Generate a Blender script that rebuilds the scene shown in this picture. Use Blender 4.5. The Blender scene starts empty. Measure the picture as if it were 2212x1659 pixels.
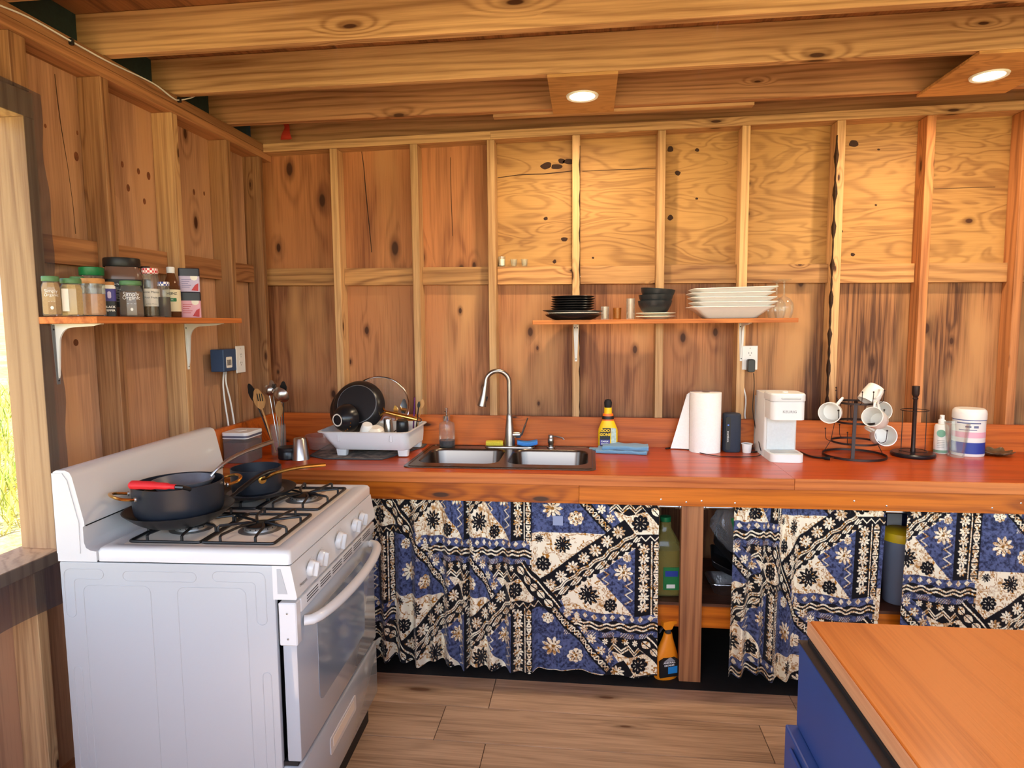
import bpy, bmesh, math, random
import numpy as np
from mathutils import Vector, Matrix
random.seed(7); RNG = np.random.default_rng(7)
scene = bpy.context.scene
COL = scene.collection
# ------------------------------------------------------------------ camera
PW, PH, FPX = 2212, 1659, 1386.0
CAM = Vector((.0657, -3.2163, 1.5039))
_p, _y, _r = [math.radians(a) for a in (5.3453, -6.7836, -.5022)]
FWD = Vector((math.sin(_y)*math.cos(_p), math.cos(_y)*math.cos(_p), -math.sin(_p)))
_rt = Vector((math.cos(_y), -math.sin(_y), 0)); _up = _rt.cross(FWD)
RGT = math.cos(_r)*_rt + math.sin(_r)*_up
UPV = -math.sin(_r)*_rt + math.cos(_r)*_up
cd = bpy.data.cameras.new('camera'); co = bpy.data.objects.new('camera', cd); COL.objects.link(co)
cd.sensor_width = 36; cd.lens = FPX*36/PW; cd.clip_start = .02; cd.clip_end = 400
m = Matrix((RGT, UPV, -FWD)).transposed().to_4x4(); m.translation = CAM; co.matrix_world = m
scene.camera = co
# ------------------------------------------------------------------ light of the place
EXPOSURE = 0.85
scene.view_settings.view_transform = 'Standard'; scene.view_settings.look = 'None'
scene.view_settings.gamma = 1; scene.view_settings.use_curve_mapping = False
scene.view_settings.exposure = EXPOSURE
wd = bpy.data.worlds.new('sky'); scene.world = wd; wd.use_nodes = True
wn = wd.node_tree; wbg = wn.nodes['Background']
sky = wn.nodes.new('ShaderNodeTexSky'); sky.sky_type = 'NISHITA'; sky.sun_disc = False
sky.sun_elevation = math.radians(49); sky.sun_rotation = math.radians(200); sky.altitude = 50
sky.air_density = 1.0; sky.dust_density = 1.6; sky.ozone_density = 1.0
wn.links.new(sky.outputs[0], wbg.inputs[0]); wbg.inputs[1].default_value = .62
sl = bpy.data.lights.new('sun', 'SUN'); sl.energy = 18.0; sl.angle = math.radians(.6); sl.color = (1, .95, .86)
so = bpy.data.objects.new('sun', sl); COL.objects.link(so)
so.rotation_euler = Vector((-.30, -.80, 1.0)).to_track_quat('Z', 'Y').to_euler(); so.location = (-6, -12, 20)
LAMP_W = 7.5            # power of each recessed lamp in the ceiling
# ------------------------------------------------------------------ pixel helpers (2212 x 1659 frame)
def ray(a, b): return FWD + RGT*((a-PW/2)/FPX) - UPV*((b-PH/2)/FPX)
def PZ(a, b, z): d = ray(a, b); return CAM + d*((z-CAM.z)/d.z)
def PY(a, b, y): d = ray(a, b); return CAM + d*((y-CAM.y)/d.y)
def PX(a, b, x): d = ray(a, b); return CAM + d*((x-CAM.x)/d.x)
def msz(P): return (Vector(P)-CAM).dot(FWD)/FPX          # metres per pixel at a point
def stand(u, vb, wpx, vt, z):
    """thing standing on the level z, front bottom edge at pixel (u, vb), wpx wide, top at vt -> x, y, r, h"""
    P = PZ(u, vb, z); r = wpx/2*msz(P); d = Vector((P.x-CAM.x, P.y-CAM.y)).normalized()
    x, y = P.x+d.x*r, P.y+d.y*r
    r = wpx/2*msz((x, y, z)); return x, y, r, PY(u, vt, y).z - z
# ------------------------------------------------------------------ mesh builder
class MB:
    def __init__(s): s.v = []; s.f = []; s.mi = []; s.cur = 0
    def add(s, vs, fs):
        n = len(s.v); s.v += [tuple(v) for v in vs]
        for f in fs: s.f.append([i+n for i in f]); s.mi.append(s.cur)
        return s
    def box(s, x0, x1, y0, y1, z0, z1, bev=0):
        if bev:
            bm = bmesh.new(); bmesh.ops.create_cube(bm, size=1)
            for v in bm.verts:
                v.co = Vector(((x0+x1)/2+v.co.x*(x1-x0), (y0+y1)/2+v.co.y*(y1-y0), (z0+z1)/2+v.co.z*(z1-z0)))
            seg = 1 if bev < .004 else 2
            bmesh.ops.bevel(bm, geom=bm.edges[:], offset=bev, segments=seg, affect='EDGES', profile=.5)
            bm.verts.index_update()
            s.add([v.co[:] for v in bm.verts], [[v.index for v in f.verts] for f in bm.faces]); bm.free(); return s
        vs = [(x, y, z) for z in (z0, z1) for y in (y0, y1) for x in (x0, x1)]
        return s.add(vs, [(0, 2, 3, 1), (4, 5, 7, 6), (0, 1, 5, 4), (2, 6, 7, 3), (0, 4, 6, 2), (1, 3, 7, 5)])
    def hexa(s, vs):   # eight corners ordered like box()
        return s.add(vs, [(0, 2, 3, 1), (4, 5, 7, 6), (0, 1, 5, 4), (2, 6, 7, 3), (0, 4, 6, 2), (1, 3, 7, 5)])
    def lathe(s, prof, seg=28, c=(0, 0, 0), ax='Z', cap=True, sx=1, sy=1):
        vs = []; fs = []
        for (r, z) in prof:
            for k in range(seg):
                a = 2*math.pi*k/seg; p = (r*sx*math.cos(a), r*sy*math.sin(a), z)
                if ax == 'X': p = (p[2], p[0], p[1])
                elif ax == 'Y': p = (p[1], p[2], p[0])
                vs.append((c[0]+p[0], c[1]+p[1], c[2]+p[2]))
        for i in range(len(prof)-1):
            for k in range(seg):
                k2 = (k+1) % seg; fs.append((i*seg+k, i*seg+k2, (i+1)*seg+k2, (i+1)*seg+k))
        if cap:
            if prof[0][0] > 1e-6: fs.append(tuple(reversed(range(seg))))
            if prof[-1][0] > 1e-6: fs.append(tuple(range((len(prof)-1)*seg, len(prof)*seg)))
        return s.add(vs, fs)
    def cyl(s, r, z0, z1, c=(0, 0, 0), seg=20, ax='Z', r2=None):
        return s.lathe([(r, z0), (r if r2 is None else r2, z1)], seg, c, ax)
    def tube(s, pts, r, seg=8, closed=False, flat=None):
        pts = [Vector(p) for p in pts]; n = len(pts); rs = r if isinstance(r, (list, tuple)) else [r]*n
        vs = []; fs = []; up = None
        for i, p in enumerate(pts):
            if closed: t = pts[(i+1) % n]-pts[i-1]
            else: t = pts[min(i+1, n-1)]-pts[max(i-1, 0)]
            if t.length < 1e-9: t = Vector((0, 0, 1))
            t.normalize()
            if up is None:
                up = Vector((0, 0, 1)) if abs(t.z) < .9 else Vector((1, 0, 0))
            a = t.cross(up)
            if a.length < 1e-6: a = t.cross(Vector((0, 1, 0)))
            a.normalize(); b = a.cross(t).normalized(); up = b
            for k in range(seg):
                an = 2*math.pi*k/seg
                fl = 1 if flat is None else flat
                vs.append(p + a*(rs[i]*math.cos(an)) + b*(rs[i]*fl*math.sin(an)))
        m = n if closed else n-1
        for i in range(m):
            j = (i+1) % n
            for k in range(seg):
                k2 = (k+1) % seg; fs.append((i*seg+k, i*seg+k2, j*seg+k2, j*seg+k))
        if not closed:
            fs.append(tuple(reversed(range(seg)))); fs.append(tuple(range((n-1)*seg, n*seg)))
        return s.add(vs, fs)
    def prism(s, poly, z0, z1, ax='Z'):
        n = len(poly); vs = []
        for z in (z0, z1):
            for (a, b) in poly:
                vs.append((a, b, z) if ax == 'Z' else ((a, z, b) if ax == 'Y' else (z, a, b)))
        fs = [tuple(reversed(range(n))), tuple(range(n, 2*n))]
        for k in range(n): fs.append((k, (k+1) % n, n+(k+1) % n, n+k))
        return s.add(vs, fs)
    def loft(s, rings, cap=True):
        n = len(rings[0]); vs = [v for r in rings for v in r]; fs = []
        for i in range(len(rings)-1):
            for k in range(n):
                k2 = (k+1) % n; fs.append((i*n+k, i*n+k2, (i+1)*n+k2, (i+1)*n+k))
        if cap: fs.append(tuple(reversed(range(n)))); fs.append(tuple(range((len(rings)-1)*n, len(rings)*n)))
        return s.add(vs, fs)
    def xf(s, M, start=0):
        s.v[start:] = [tuple(M @ Vector(v)) for v in s.v[start:]]; return s
def rrect(w, h, r, n=5, cx=0, cy=0):
    out = []
    for (sx, sy, a0) in ((1, 1, 0), (-1, 1, 90), (-1, -1, 180), (1, -1, 270)):
        for k in range(n):
            a = math.radians(a0+90*k/(n-1)); out.append((cx+sx*(w/2-r)+r*math.cos(a), cy+sy*(h/2-r)+r*math.sin(a)))
    return out
def bez(p0, p1, p2, p3, n=12):
    p0, p1, p2, p3 = map(Vector, (p0, p1, p2, p3)); o = []
    for i in range(n+1):
        t = i/n; o.append(p0*(1-t)**3+p1*3*t*(1-t)**2+p2*3*t*t*(1-t)+p3*t**3)
    return o
def smoothpath(pts, n=6):
    pts = [Vector(p) for p in pts]; out = []
    for i in range(len(pts)-1):
        a = pts[max(i-1, 0)]; b = pts[i]; c = pts[i+1]; d = pts[min(i+2, len(pts)-1)]
        for k in range(n):
            t = k/n
            out.append(.5*((2*b)+(c-a)*t+(2*a-5*b+4*c-d)*t*t+(3*b-a-3*c+d)*t**3))
    out.append(pts[-1]); return out
def obj(name, mb, mat, parent=None, smooth=False, loc=None, rot=None, fix=True):
    me = bpy.data.meshes.new(name); me.from_pydata(mb.v, [], mb.f)
    mats = mat if isinstance(mat, (list, tuple)) else [mat]
    for mt in mats: me.materials.append(M[mt] if isinstance(mt, str) else mt)
    if len(mats) > 1: me.polygons.foreach_set('material_index', mb.mi)
    if fix:
        bm = bmesh.new(); bm.from_mesh(me); bmesh.ops.recalc_face_normals(bm, faces=bm.faces); bm.to_mesh(me); bm.free()
    if smooth:
        me.polygons.foreach_set('use_smooth', [True]*len(me.polygons)); me.update()
        me.set_sharp_from_angle(angle=math.radians(smooth if smooth is not True else 38))
    me.update()
    o = bpy.data.objects.new(name, me); COL.objects.link(o)
    if parent: o.parent = parent
    if loc: o.location = loc
    if rot is not None: o.rotation_euler = rot
    return o
def tag(o, label, cat, group=None):
    o['label'] = label; o['category'] = cat
    if group: o['group'] = group
    return o
def struct(o): o['kind'] = 'structure'; return o
def thing(name, label, cat, loc=(0, 0, 0), rz=0, group=None):
    o = bpy.data.objects.new(name, None); COL.objects.link(o); o.empty_display_size = .05
    o.location = loc; o.rotation_euler = (0, 0, rz); return tag(o, label, cat, group)
def sroot(name):
    o = bpy.data.objects.new(name, None); COL.objects.link(o); o.empty_display_size = .1; return struct(o)
def dup(root, loc, rz=None, label=None):
    r = root.copy(); COL.objects.link(r); r.location = loc
    if rz is not None: r.rotation_euler = (0, 0, rz) if not isinstance(rz, (tuple, list)) else rz
    if label: r['label'] = label
    for ch in list(root.children):
        c = ch.copy(); COL.objects.link(c); c.parent = r
        for g in list(ch.children):
            d = g.copy(); COL.objects.link(d); d.parent = c
    return r
# ------------------------------------------------------------------ materials
M = {}
class NT:
    def __init__(s, name):
        s.m = bpy.data.materials.new(name); s.m.use_nodes = True; s.t = s.m.node_tree; s.t.nodes.clear()
        s.out = s.t.nodes.new('ShaderNodeOutputMaterial'); M[name] = s.m
    def n(s, typ, **k):
        nd = s.t.nodes.new(typ)
        for a, b in k.items(): setattr(nd, a, b)
        return nd
    def put(s, sock, val):
        if hasattr(val, 'is_output') or isinstance(val, bpy.types.NodeSocket): s.t.links.new(val, sock)
        elif isinstance(val, (tuple, list)) and len(val) == 3 and sock.type == 'RGBA': sock.default_value = (*val, 1)
        else: sock.default_value = val
    def mth(s, op, a, b=0.0, c=0.0, clamp=False):
        nd = s.n('ShaderNodeMath', operation=op, use_clamp=clamp)
        for i, x in enumerate((a, b, c)): s.put(nd.inputs[i], x)
        return nd.outputs[0]
    def comb(s, x, y, z):
        nd = s.n('ShaderNodeCombineXYZ')
        for i, q in enumerate((x, y, z)): s.put(nd.inputs[i], q)
        return nd.outputs[0]
    def noise(s, vec, scale=1, detail=2, rough=.5, dist=0.0):
        nd = s.n('ShaderNodeTexNoise'); s.put(nd.inputs['Vector'], vec)
        nd.inputs['Scale'].default_value = scale; nd.inputs['Detail'].default_value = detail
        nd.inputs['Roughness'].default_value = rough; nd.inputs['Distortion'].default_value = dist
        return nd.outputs[0]
    def maprange(s, v, a, b, c=0.0, d=1.0, smooth=False):
        nd = s.n('ShaderNodeMapRange', interpolation_type='SMOOTHSTEP' if smooth else 'LINEAR')
        for i, x in enumerate((v, a, b, c, d)): s.put(nd.inputs[i], x)
        return nd.outputs[0]
    def mix(s, f, a, b, blend='MIX'):
        nd = s.n('ShaderNodeMix', data_type='RGBA', blend_type=blend)
        s.put(nd.inputs[0], f); s.put(nd.inputs[6], a); s.put(nd.inputs[7], b); return nd.outputs[2]
    def bsdf(s, **k):
        nd = s.n('ShaderNodeBsdfPrincipled')
        for a, b in k.items(): s.put(nd.inputs[a.replace('_', ' ')], b)
        s.t.links.new(nd.outputs[0], s.out.inputs[0]); return nd
    def bump(s, h, strength=.2, dist=.002):
        nd = s.n('ShaderNodeBump'); s.put(nd.inputs['Height'], h)
        nd.inputs['Strength'].default_value = strength; nd.inputs['Distance'].default_value = dist; return nd.outputs[0]
def lin(c):  # sRGB 0..255 -> linear
    return tuple(((x/255)/12.92 if x/255 <= .04045 else ((x/255+.055)/1.055)**2.4) for x in c)
def plain(name, c, rough=.5, metal=0.0, spec=.5, noise=0.0, coat=0.0, trans=0.0, ior=1.45, nscale=40, bump=0.0, sheen=0.0):
    t = NT(name); c = lin(c)
    base = c
    nz = None
    if noise or bump:
        tc = t.n('ShaderNodeTexCoord'); nz = t.noise(tc.outputs['Object'], nscale, 3, .6)
    if noise:
        base = t.mix(t.maprange(nz, .3, .7), tuple(x*(1-noise) for x in c), tuple(min(1, x*(1+noise)) for x in c))
    b = t.bsdf(Base_Color=base, Roughness=rough, Metallic=metal, Coat_Weight=coat, Transmission_Weight=trans, IOR=ior)
    b.inputs['Specular IOR Level'].default_value = spec
    b.inputs['Coat Roughness'].default_value = .08
    if sheen: b.inputs['Sheen Weight'].default_value = sheen
    if bump: t.put(b.inputs['Normal'], t.bump(nz, bump, .003))
    return t.m
def glassy(name, c=(255, 255, 255), tint=.12, rough=.02):
    """thin clear glass or plastic: lets light straight through, with a gloss on top"""
    t = NT(name)
    tr = t.n('ShaderNodeBsdfTransparent'); tr.inputs[0].default_value = (*[1-(1-x)*1.0 for x in lin(c)], 1)
    gl = t.n('ShaderNodeBsdfGlossy'); gl.inputs['Roughness'].default_value = rough
    df = t.n('ShaderNodeBsdfDiffuse'); df.inputs[0].default_value = (*lin(c), 1)
    lw = t.n('ShaderNodeLayerWeight'); lw.inputs[0].default_value = .25
    m1 = t.n('ShaderNodeMixShader'); m1.inputs[0].default_value = tint
    t.t.links.new(tr.outputs[0], m1.inputs[1]); t.t.links.new(df.outputs[0], m1.inputs[2])
    m2 = t.n('ShaderNodeMixShader'); f = t.maprange(lw.outputs['Fresnel'], 0, 1, .02, .42)
    t.t.links.new(f, m2.inputs[0]); t.t.links.new(m1.outputs[0], m2.inputs[1]); t.t.links.new(gl.outputs[0], m2.inputs[2])
    t.t.links.new(m2.outputs[0], t.out.inputs[0]); return t.m
def wood(name, base, dark, axis='Z', along=.5, across=5, N=6, lines=6, knots=.25, ka=1.7, kc=4.0, rough=.62, coat=0.0,
         knotcol=(70, 36, 16), wr=.5, wf=.35, wt=.5, fine=140, var=.22, ksize=.05, pale=None, warp=.6, kw=1.6, sat=.94):
    t = NT(name); base, dark, knotcol = lin(base), tuple(x*.78 for x in lin(dark)), lin(knotcol)
    tc = t.n('ShaderNodeTexCoord'); oi = t.n('ShaderNodeObjectInfo')
    off = t.mth('MULTIPLY', oi.outputs['Random'], 37.3)
    sp = t.n('ShaderNodeSeparateXYZ'); t.put(sp.inputs[0], tc.outputs['Object'])
    i = 'XYZ'.index(axis); o = [k for k in range(3) if k != i]
    A = t.mth('ADD', sp.outputs[i], off); O1 = t.mth('ADD', sp.outputs[o[0]], off); O2 = sp.outputs[o[1]]
    S = t.mth('ADD', O1, O2)
    vo = t.n('ShaderNodeTexVoronoi', voronoi_dimensions='2D', feature='F1')
    t.put(vo.inputs['Vector'], t.comb(t.mth('MULTIPLY', A, ka), t.mth('MULTIPLY', S, kc), 0)); vo.inputs['Scale'].default_value = 1
    sc = t.n('ShaderNodeSeparateColor'); t.put(sc.inputs[0], vo.outputs['Color'])
    keep = t.mth('GREATER_THAN', sc.outputs[0], 1-knots)
    kd = t.mth('ADD', vo.outputs['Distance'], t.mth('MULTIPLY', t.mth('SUBTRACT', 1.0, keep), 9.0))
    kd = t.mth('DIVIDE', kd, t.maprange(sc.outputs[1], 0, 1, .45, 1.25))
    kcore = t.maprange(kd, ksize*1.25, ksize*.75, 0, 1, True); kring = t.maprange(kd, ksize*7, 0, 0, 1, True)
    v1 = t.comb(t.mth('MULTIPLY', A, along), t.mth('MULTIPLY', O1, across), t.mth('MULTIPLY', O2, across))
    n1 = t.noise(v1, 1, 2, .5, warp)
    ph = t.mth('ADD', t.mth('MULTIPLY', n1, N), t.mth('MULTIPLY', S, lines)); ph = t.mth('ADD', ph, t.mth('MULTIPLY', kring, kw))
    rg = t.mth('POWER', t.mth('ADD', t.mth('MULTIPLY', t.mth('SINE', t.mth('MULTIPLY', ph, 6.2832)), .5), .5), 2.2)
    v2 = t.comb(t.mth('MULTIPLY', A, 4), t.mth('MULTIPLY', O1, fine), t.mth('MULTIPLY', O2, fine)); fn = t.noise(v2, 1, 2, .6)
    v3 = t.comb(t.mth('MULTIPLY', A, .9), t.mth('MULTIPLY', O1, 3.2), t.mth('MULTIPLY', O2, 3.2)); tn = t.noise(v3, 1, 2, .5)
    w = t.mth('ADD', t.mth('MULTIPLY', rg, wr), t.mth('MULTIPLY', t.maprange(fn, .38, .64), wf))
    w = t.mth('ADD', w, t.mth('MULTIPLY', t.maprange(tn, .35, .65, -.5, .5), wt), clamp=True)
    c = t.mix(w, base, dark)
    if pale:
        c = t.mix(t.maprange(t.noise(v3, 1.7, 2), .5, .72), c, lin(pale))
    vv = t.maprange(oi.outputs['Random'], 0, 1, 1-var, 1+var*.6)
    hs = t.n('ShaderNodeHueSaturation'); t.put(hs.inputs['Value'], vv); hs.inputs['Saturation'].default_value = sat; t.put(hs.inputs['Color'], c); c = hs.outputs[0]
    c = t.mix(t.mth('MULTIPLY', t.maprange(kd, ksize*2.6, ksize, 0, 1, True), .55), c, tuple(x*.55 for x in dark))
    c = t.mix(kcore, c, knotcol)
    b = t.bsdf(Base_Color=c, Roughness=rough, Coat_Weight=coat)
    b.inputs['Coat Roughness'].default_value = .18; b.inputs['Specular IOR Level'].default_value = .35
    t.put(b.inputs['Normal'], t.bump(t.mth('ADD', fn, t.mth('MULTIPLY', rg, .6)), .22, .0015)); return t.m
wood('stud', (214, 168, 112), (168, 112, 62), 'Z', along=.35, across=9, N=4, lines=28, knots=.16, ka=2.2, kc=7, wr=.35, wf=.4, wt=.35)
wood('stud_brown', (186, 134, 84), (130, 80, 44), 'Z', along=.35, across=9, N=4, lines=20, knots=.2, ka=2.2, kc=7, wr=.4, wf=.4, wt=.4)
wood('plate_x', (205, 158, 104), (150, 100, 56), 'X', along=.35, across=9, N=3, lines=40, knots=.2, ka=2, kc=8, wr=.4, wf=.4, wt=.4)
wood('plate_y', (186, 128, 78), (132, 80, 42), 'Y', along=.35, across=9, N=4, lines=25, knots=.2, ka=2, kc=8, wr=.4, wf=.4, wt=.5)
wood('block_x', (200, 146, 84), (140, 86, 42), 'X', along=1.2, across=6, N=5, lines=22, knots=.35, ka=3.2, kc=7, wr=.55, wf=.3, wt=.3)
wood('block_y', (190, 128, 74), (136, 78, 40), 'Y', along=1.2, across=6, N=5, lines=22, knots=.35, ka=3.2, kc=7, wr=.5, wf=.3, wt=.3)
wood('joist', (212, 162, 108), (158, 104, 58), 'X', along=.55, across=6.5, N=5, lines=26, knots=.3, ka=1.9, kc=6.5, wr=.5, wf=.3, wt=.45, ksize=.045, kw=2.2)
wood('joist_dark', (184, 130, 84), (132, 82, 46), 'X', along=.55, across=6.5, N=5, lines=30, knots=.3, ka=1.9, kc=6.5, wr=.45, wf=.3, wt=.45, ksize=.045, kw=2.2)
wood('ply_red', (190, 120, 64), (130, 70, 34), 'Z', along=.35, across=3.2, N=7, lines=1.5, knots=.5, ka=2.6, kc=5.5, wr=.35, wf=.3, wt=.55, ksize=.085, kw=1.1, pale=(190, 130, 74), var=.1)
wood('ply_yellow', (184, 136, 70), (132, 82, 36), 'X', along=1.7, across=7, N=9, lines=1.0, knots=.33, ka=3.0, kc=4.6, wr=.42, wf=.2, wt=.45, ksize=.05, kw=1.0, warp=1.2, var=.08)
wood('ply_low', (180, 116, 66), (122, 66, 34), 'Z', along=.3, across=4.5, N=6, lines=6, knots=.55, ka=2.9, kc=5.2, wr=.35, wf=.5, wt=.8, ksize=.055, kw=.8, pale=(194, 138, 82), var=.12)
wood('ply_weather', (172, 114, 64), (98, 56, 30), 'Z', along=.25, across=7, N=6, lines=10, knots=.45, ka=2.6, kc=5.0, wr=.45, wf=.6, wt=.9, ksize=.07, kw=.8, pale=(190, 136, 80), var=.1)
wood('ply_left', (208, 156, 114), (158, 106, 72), 'Z', along=.35, across=3.2, N=5, lines=2, knots=.4, ka=2.4, kc=5, wr=.35, wf=.35, wt=.5, ksize=.07, pale=(204, 150, 100), var=.1)
wood('counter', (192, 84, 42), (152, 56, 26), 'X', along=.5, across=7, N=4, lines=8, knots=.06, ka=1.2, kc=3, wr=.4, wf=.35, wt=.5, rough=.36, coat=.3, var=.06, sat=1.04)
wood('counter_edge', (200, 118, 66), (156, 74, 36), 'X', along=.6, across=9, N=3, lines=30, knots=.1, ka=1.6, kc=6, wr=.4, wf=.3, wt=.4, rough=.4, coat=.2, var=.06, sat=1.04)
wood('backsplash', (200, 108, 54), (156, 72, 32), 'X', along=.6, across=8, N=4, lines=10, knots=.4, ka=2.2, kc=8, wr=.4, wf=.3, wt=.5, rough=.45, coat=.15, var=.06, ksize=.06, sat=1.04)
wood('apron', (210, 118, 48), (156, 74, 26), 'X', along=.7, across=8, N=4, lines=22, knots=.45, ka=2.0, kc=7, wr=.5, wf=.3, wt=.5, rough=.45, coat=.1, var=.06, ksize=.07, sat=1.04)
wood('post', (196, 126, 66), (148, 84, 38), 'Z', along=.6, across=9, N=4, lines=20, knots=.3, ka=2.2, kc=7, wr=.5, wf=.3, wt=.3)
wood('shelf_y', (212, 134, 80), (170, 92, 50), 'Y', along=.7, across=8, N=4, lines=20, knots=.12, ka=2, kc=7, wr=.45, wf=.3, wt=.4, sat=1.04)
wood('shelf_x', (214, 138, 82), (172, 92, 52), 'X', along=.7, across=8, N=4, lines=20, knots=.2, ka=2, kc=7, wr=.45, wf=.3, wt=.4, sat=1.04)
wood('island_top', (214, 130, 66), (182, 92, 40), 'Y', along=.6, across=7, N=4, lines=3, knots=.05, ka=1.2, kc=3, wr=.35, wf=.25, wt=.9, rough=.45, coat=.12, var=.03, sat=1.04)
wood('island_edge', (224, 166, 116), (196, 128, 80), 'Y', along=.7, across=8, N=3, lines=14, knots=0, wr=.35, wf=.3, wt=.4, rough=.5, var=.03)
wood('plank', (190, 154, 120), (144, 110, 80), 'X', along=.8, across=10, N=5, lines=5, knots=.3, ka=1.3, kc=5, wr=.35, wf=.45, wt=.5, rough=.38, knotcol=(96, 62, 38), ksize=.05, var=.12, kw=.8)
wood('sheath', (170, 106, 54), (120, 70, 34), 'Y', along=1, across=6, N=5, lines=4, knots=.2, var=.2)
wood('jamb', (218, 176, 128), (176, 124, 78), 'Z', along=.4, across=7, N=4, lines=22, knots=.3, ka=2.4, kc=6, wr=.45, wf=.3, wt=.3)
wood('utensil_wood', (196, 142, 76), (150, 98, 46), 'Z', along=2, across=20, N=3, lines=30, knots=0, wr=.3, wf=.3, wt=.3, rough=.5)
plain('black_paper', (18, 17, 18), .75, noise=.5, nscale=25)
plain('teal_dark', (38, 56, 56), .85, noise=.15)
plain('white_paint', (226, 228, 226), .45)
plain('white_plastic', (232, 232, 230), .35)
plain('black_plastic', (20, 20, 22), .35)
plain('dark_metal', (56, 44, 42), .45, metal=.6)
plain('screen_dark', (60, 60, 66), .8)
# ================================================================== THE SETTING
XL = -1.595            # inner face of the left wall's studs; the back wall's studs end at y = 0
XR, YB = 3.2, -4.4
# ---- floor of long boards, each a piece of its own
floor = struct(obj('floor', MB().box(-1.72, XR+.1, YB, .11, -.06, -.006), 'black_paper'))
PLK = []
def plank_mesh(L):
    me = obj('plank', MB().box(0, L, 0, .2085, -.006, 0, .0012), 'plank', floor); return me
first = None
for r in range(18):
    y1 = -.64 - r*.2115; y0 = y1-.2085
    if y0 < YB: break
    jx = [-.32, -.49, -.298, -.62][r % 4] if r < 4 else -.9+((r*.437) % 1.195)
    x = jx-1.195*3
    while x < XR:
        a, b = max(x+.0012, -1.70), min(x+1.195-.0012, XR)
        if b-a > .05:
            if b-a > 1.19 and first: o = first.copy(); COL.objects.link(o); o.parent = floor
            else:
                o = obj('plank', MB().box(0, b-a, 0, .2085, -.006, 0, .0012), 'plank', floor)
                if b-a > 1.19: first = o
            o.location = (a, y0, 0)
        x += 1.195
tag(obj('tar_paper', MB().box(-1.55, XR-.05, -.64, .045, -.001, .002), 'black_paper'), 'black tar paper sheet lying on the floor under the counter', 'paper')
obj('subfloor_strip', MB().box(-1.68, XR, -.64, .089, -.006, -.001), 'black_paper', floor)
# ---- back wall
wb = sroot('wall_back')
SX = [-1.22, -.802, -.413, .006, .413, .802, 1.226, 1.615, 2.02, 2.43, 2.84]
zpl = lambda x: 2.397+(x+1.242)*.0125
zbk = lambda x: 1.808-(x+1.6)*.0115
sheets = [(-1.684, -.413, 'ply_red', 'ply_low'), (-.413, .802, 'ply_yellow', 'ply_low'), (.802, 2.02, 'ply_yellow', 'ply_weather'), (2.02, XR, 'ply_yellow', 'ply_weather')]
for (a, b, up_, lo_) in sheets:
    obj('plywood_sheet', MB().box(a+.001, b-.001, .089, .101, 1.742, 2.60), up_, wb)
    obj('plywood_sheet', MB().box(a+.001, b-.001, .089, .101, 0, 1.740), lo_, wb)
for i, x in enumerate(SX):
    t = random.uniform(-.003, .003)
    z1 = zpl(x)
    o = obj('stud', MB().box(x-.019, x+.019, 0, .0885, .0395, z1-.001, .002), 'stud' if i not in (7, 8) else 'post', wb)
    if i in (3, 6):     # strips of dark bark left on the edge
        s = 1 if i == 3 else -1; mb = MB(); n = 46; L = []; Rr = []
        for k in range(n+1):
            z = 1.0+1.36*k/n; w = .004+.010*abs(math.sin(k*.55)+.6*math.sin(k*1.7+1))*(1 if random.random() > .15 else .2)
            if i == 3: w *= .6
            xx = x+s*.0195; L.append((xx-s*w*.6, -.0016, z)); Rr.append((xx+s*.0006, w*1.6, z)); 
        vs = L+[(x+s*.0202, -.0016, p[2]) for p in L]+Rr; m_ = n+1
        fs = [(k, k+1, m_+k+1, m_+k) for k in range(n)]+[(m_+k, m_+k+1, 2*m_+k+1, 2*m_+k) for k in range(n)]
        mb.add(vs, fs); obj('bark_strip', mb, 'bark' if 'bark' in M else plain('bark', (58, 36, 22), .9, noise=.5), o)
# knots and splits in the sheets
plain('knot_dark', (52, 28, 16), .8, noise=.3, nscale=90)
def knotpatch(u, v, wu, wv, rot=0):
    P = PY(u, v, .0885); k = msz(P); pl = [(P.x+(wu*k*math.cos(a)*(1+.12*math.sin(3*a+u)))*math.cos(rot)-wv*k*math.sin(a)*math.sin(rot), P.z+wv*k*math.sin(a)*(1+.15*math.sin(2*a+v))+wu*k*math.cos(a)*math.sin(rot)) for a in np.linspace(0, math.tau, 18, endpoint=False)]
    obj('knot', MB().prism(pl, .0882, .0889, 'Y'), 'knot_dark', wb)
for q in ((1180, 358, 12, 7, .1), (1202, 360, 12, 6, 0), (1213, 348, 7, 6, 0), (1229, 349, 13, 5.5, 0), (1448, 322, 6, 7), (1464, 374, 6, 5), (1448, 470, 6, 5.5), (1844, 310, 9.5, 8), (1506, 324, 4.5, 3.5), (1179, 472, 4.5, 4), (1219, 517, 7, 5), (1198, 565, 4, 4), (1816, 500, 4.5, 4), (1842, 550, 4.5, 3.5), (1505, 429, 3, 2.5), (1281, 557, 2.5, 2), (1892, 443, 2.5, 2), (1898, 323, 3, 2)): knotpatch(*q)
def crack(pts, w):
    P = [PY(u, v, .0885) for u, v in pts]; k = msz(P[0])*w/2; horiz = abs(P[-1].x-P[0].x) > abs(P[-1].z-P[0].z)
    L = [(p.x, p.z+k*(.4+.6*math.sin(3.14*(i+.3)/len(P)))) if horiz else (p.x-k*(.4+.6*math.sin(3.14*(i+.3)/len(P))), p.z) for i, p in enumerate(P)]; R = [(p.x, p.z-k*.6) if horiz else (p.x+k*.6, p.z) for p in P]
    obj('split', MB().prism(L+R[::-1], .0880, .0889, 'Y'), 'knot_dark', wb)
crack([(1075, 384), (1120, 378), (1140, 377), (1175, 376), (1205, 373), (1238, 369)], 2.6)
crack([(1258, 370), (1300, 368), (1360, 366), (1420, 363)], 1.8)
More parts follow.
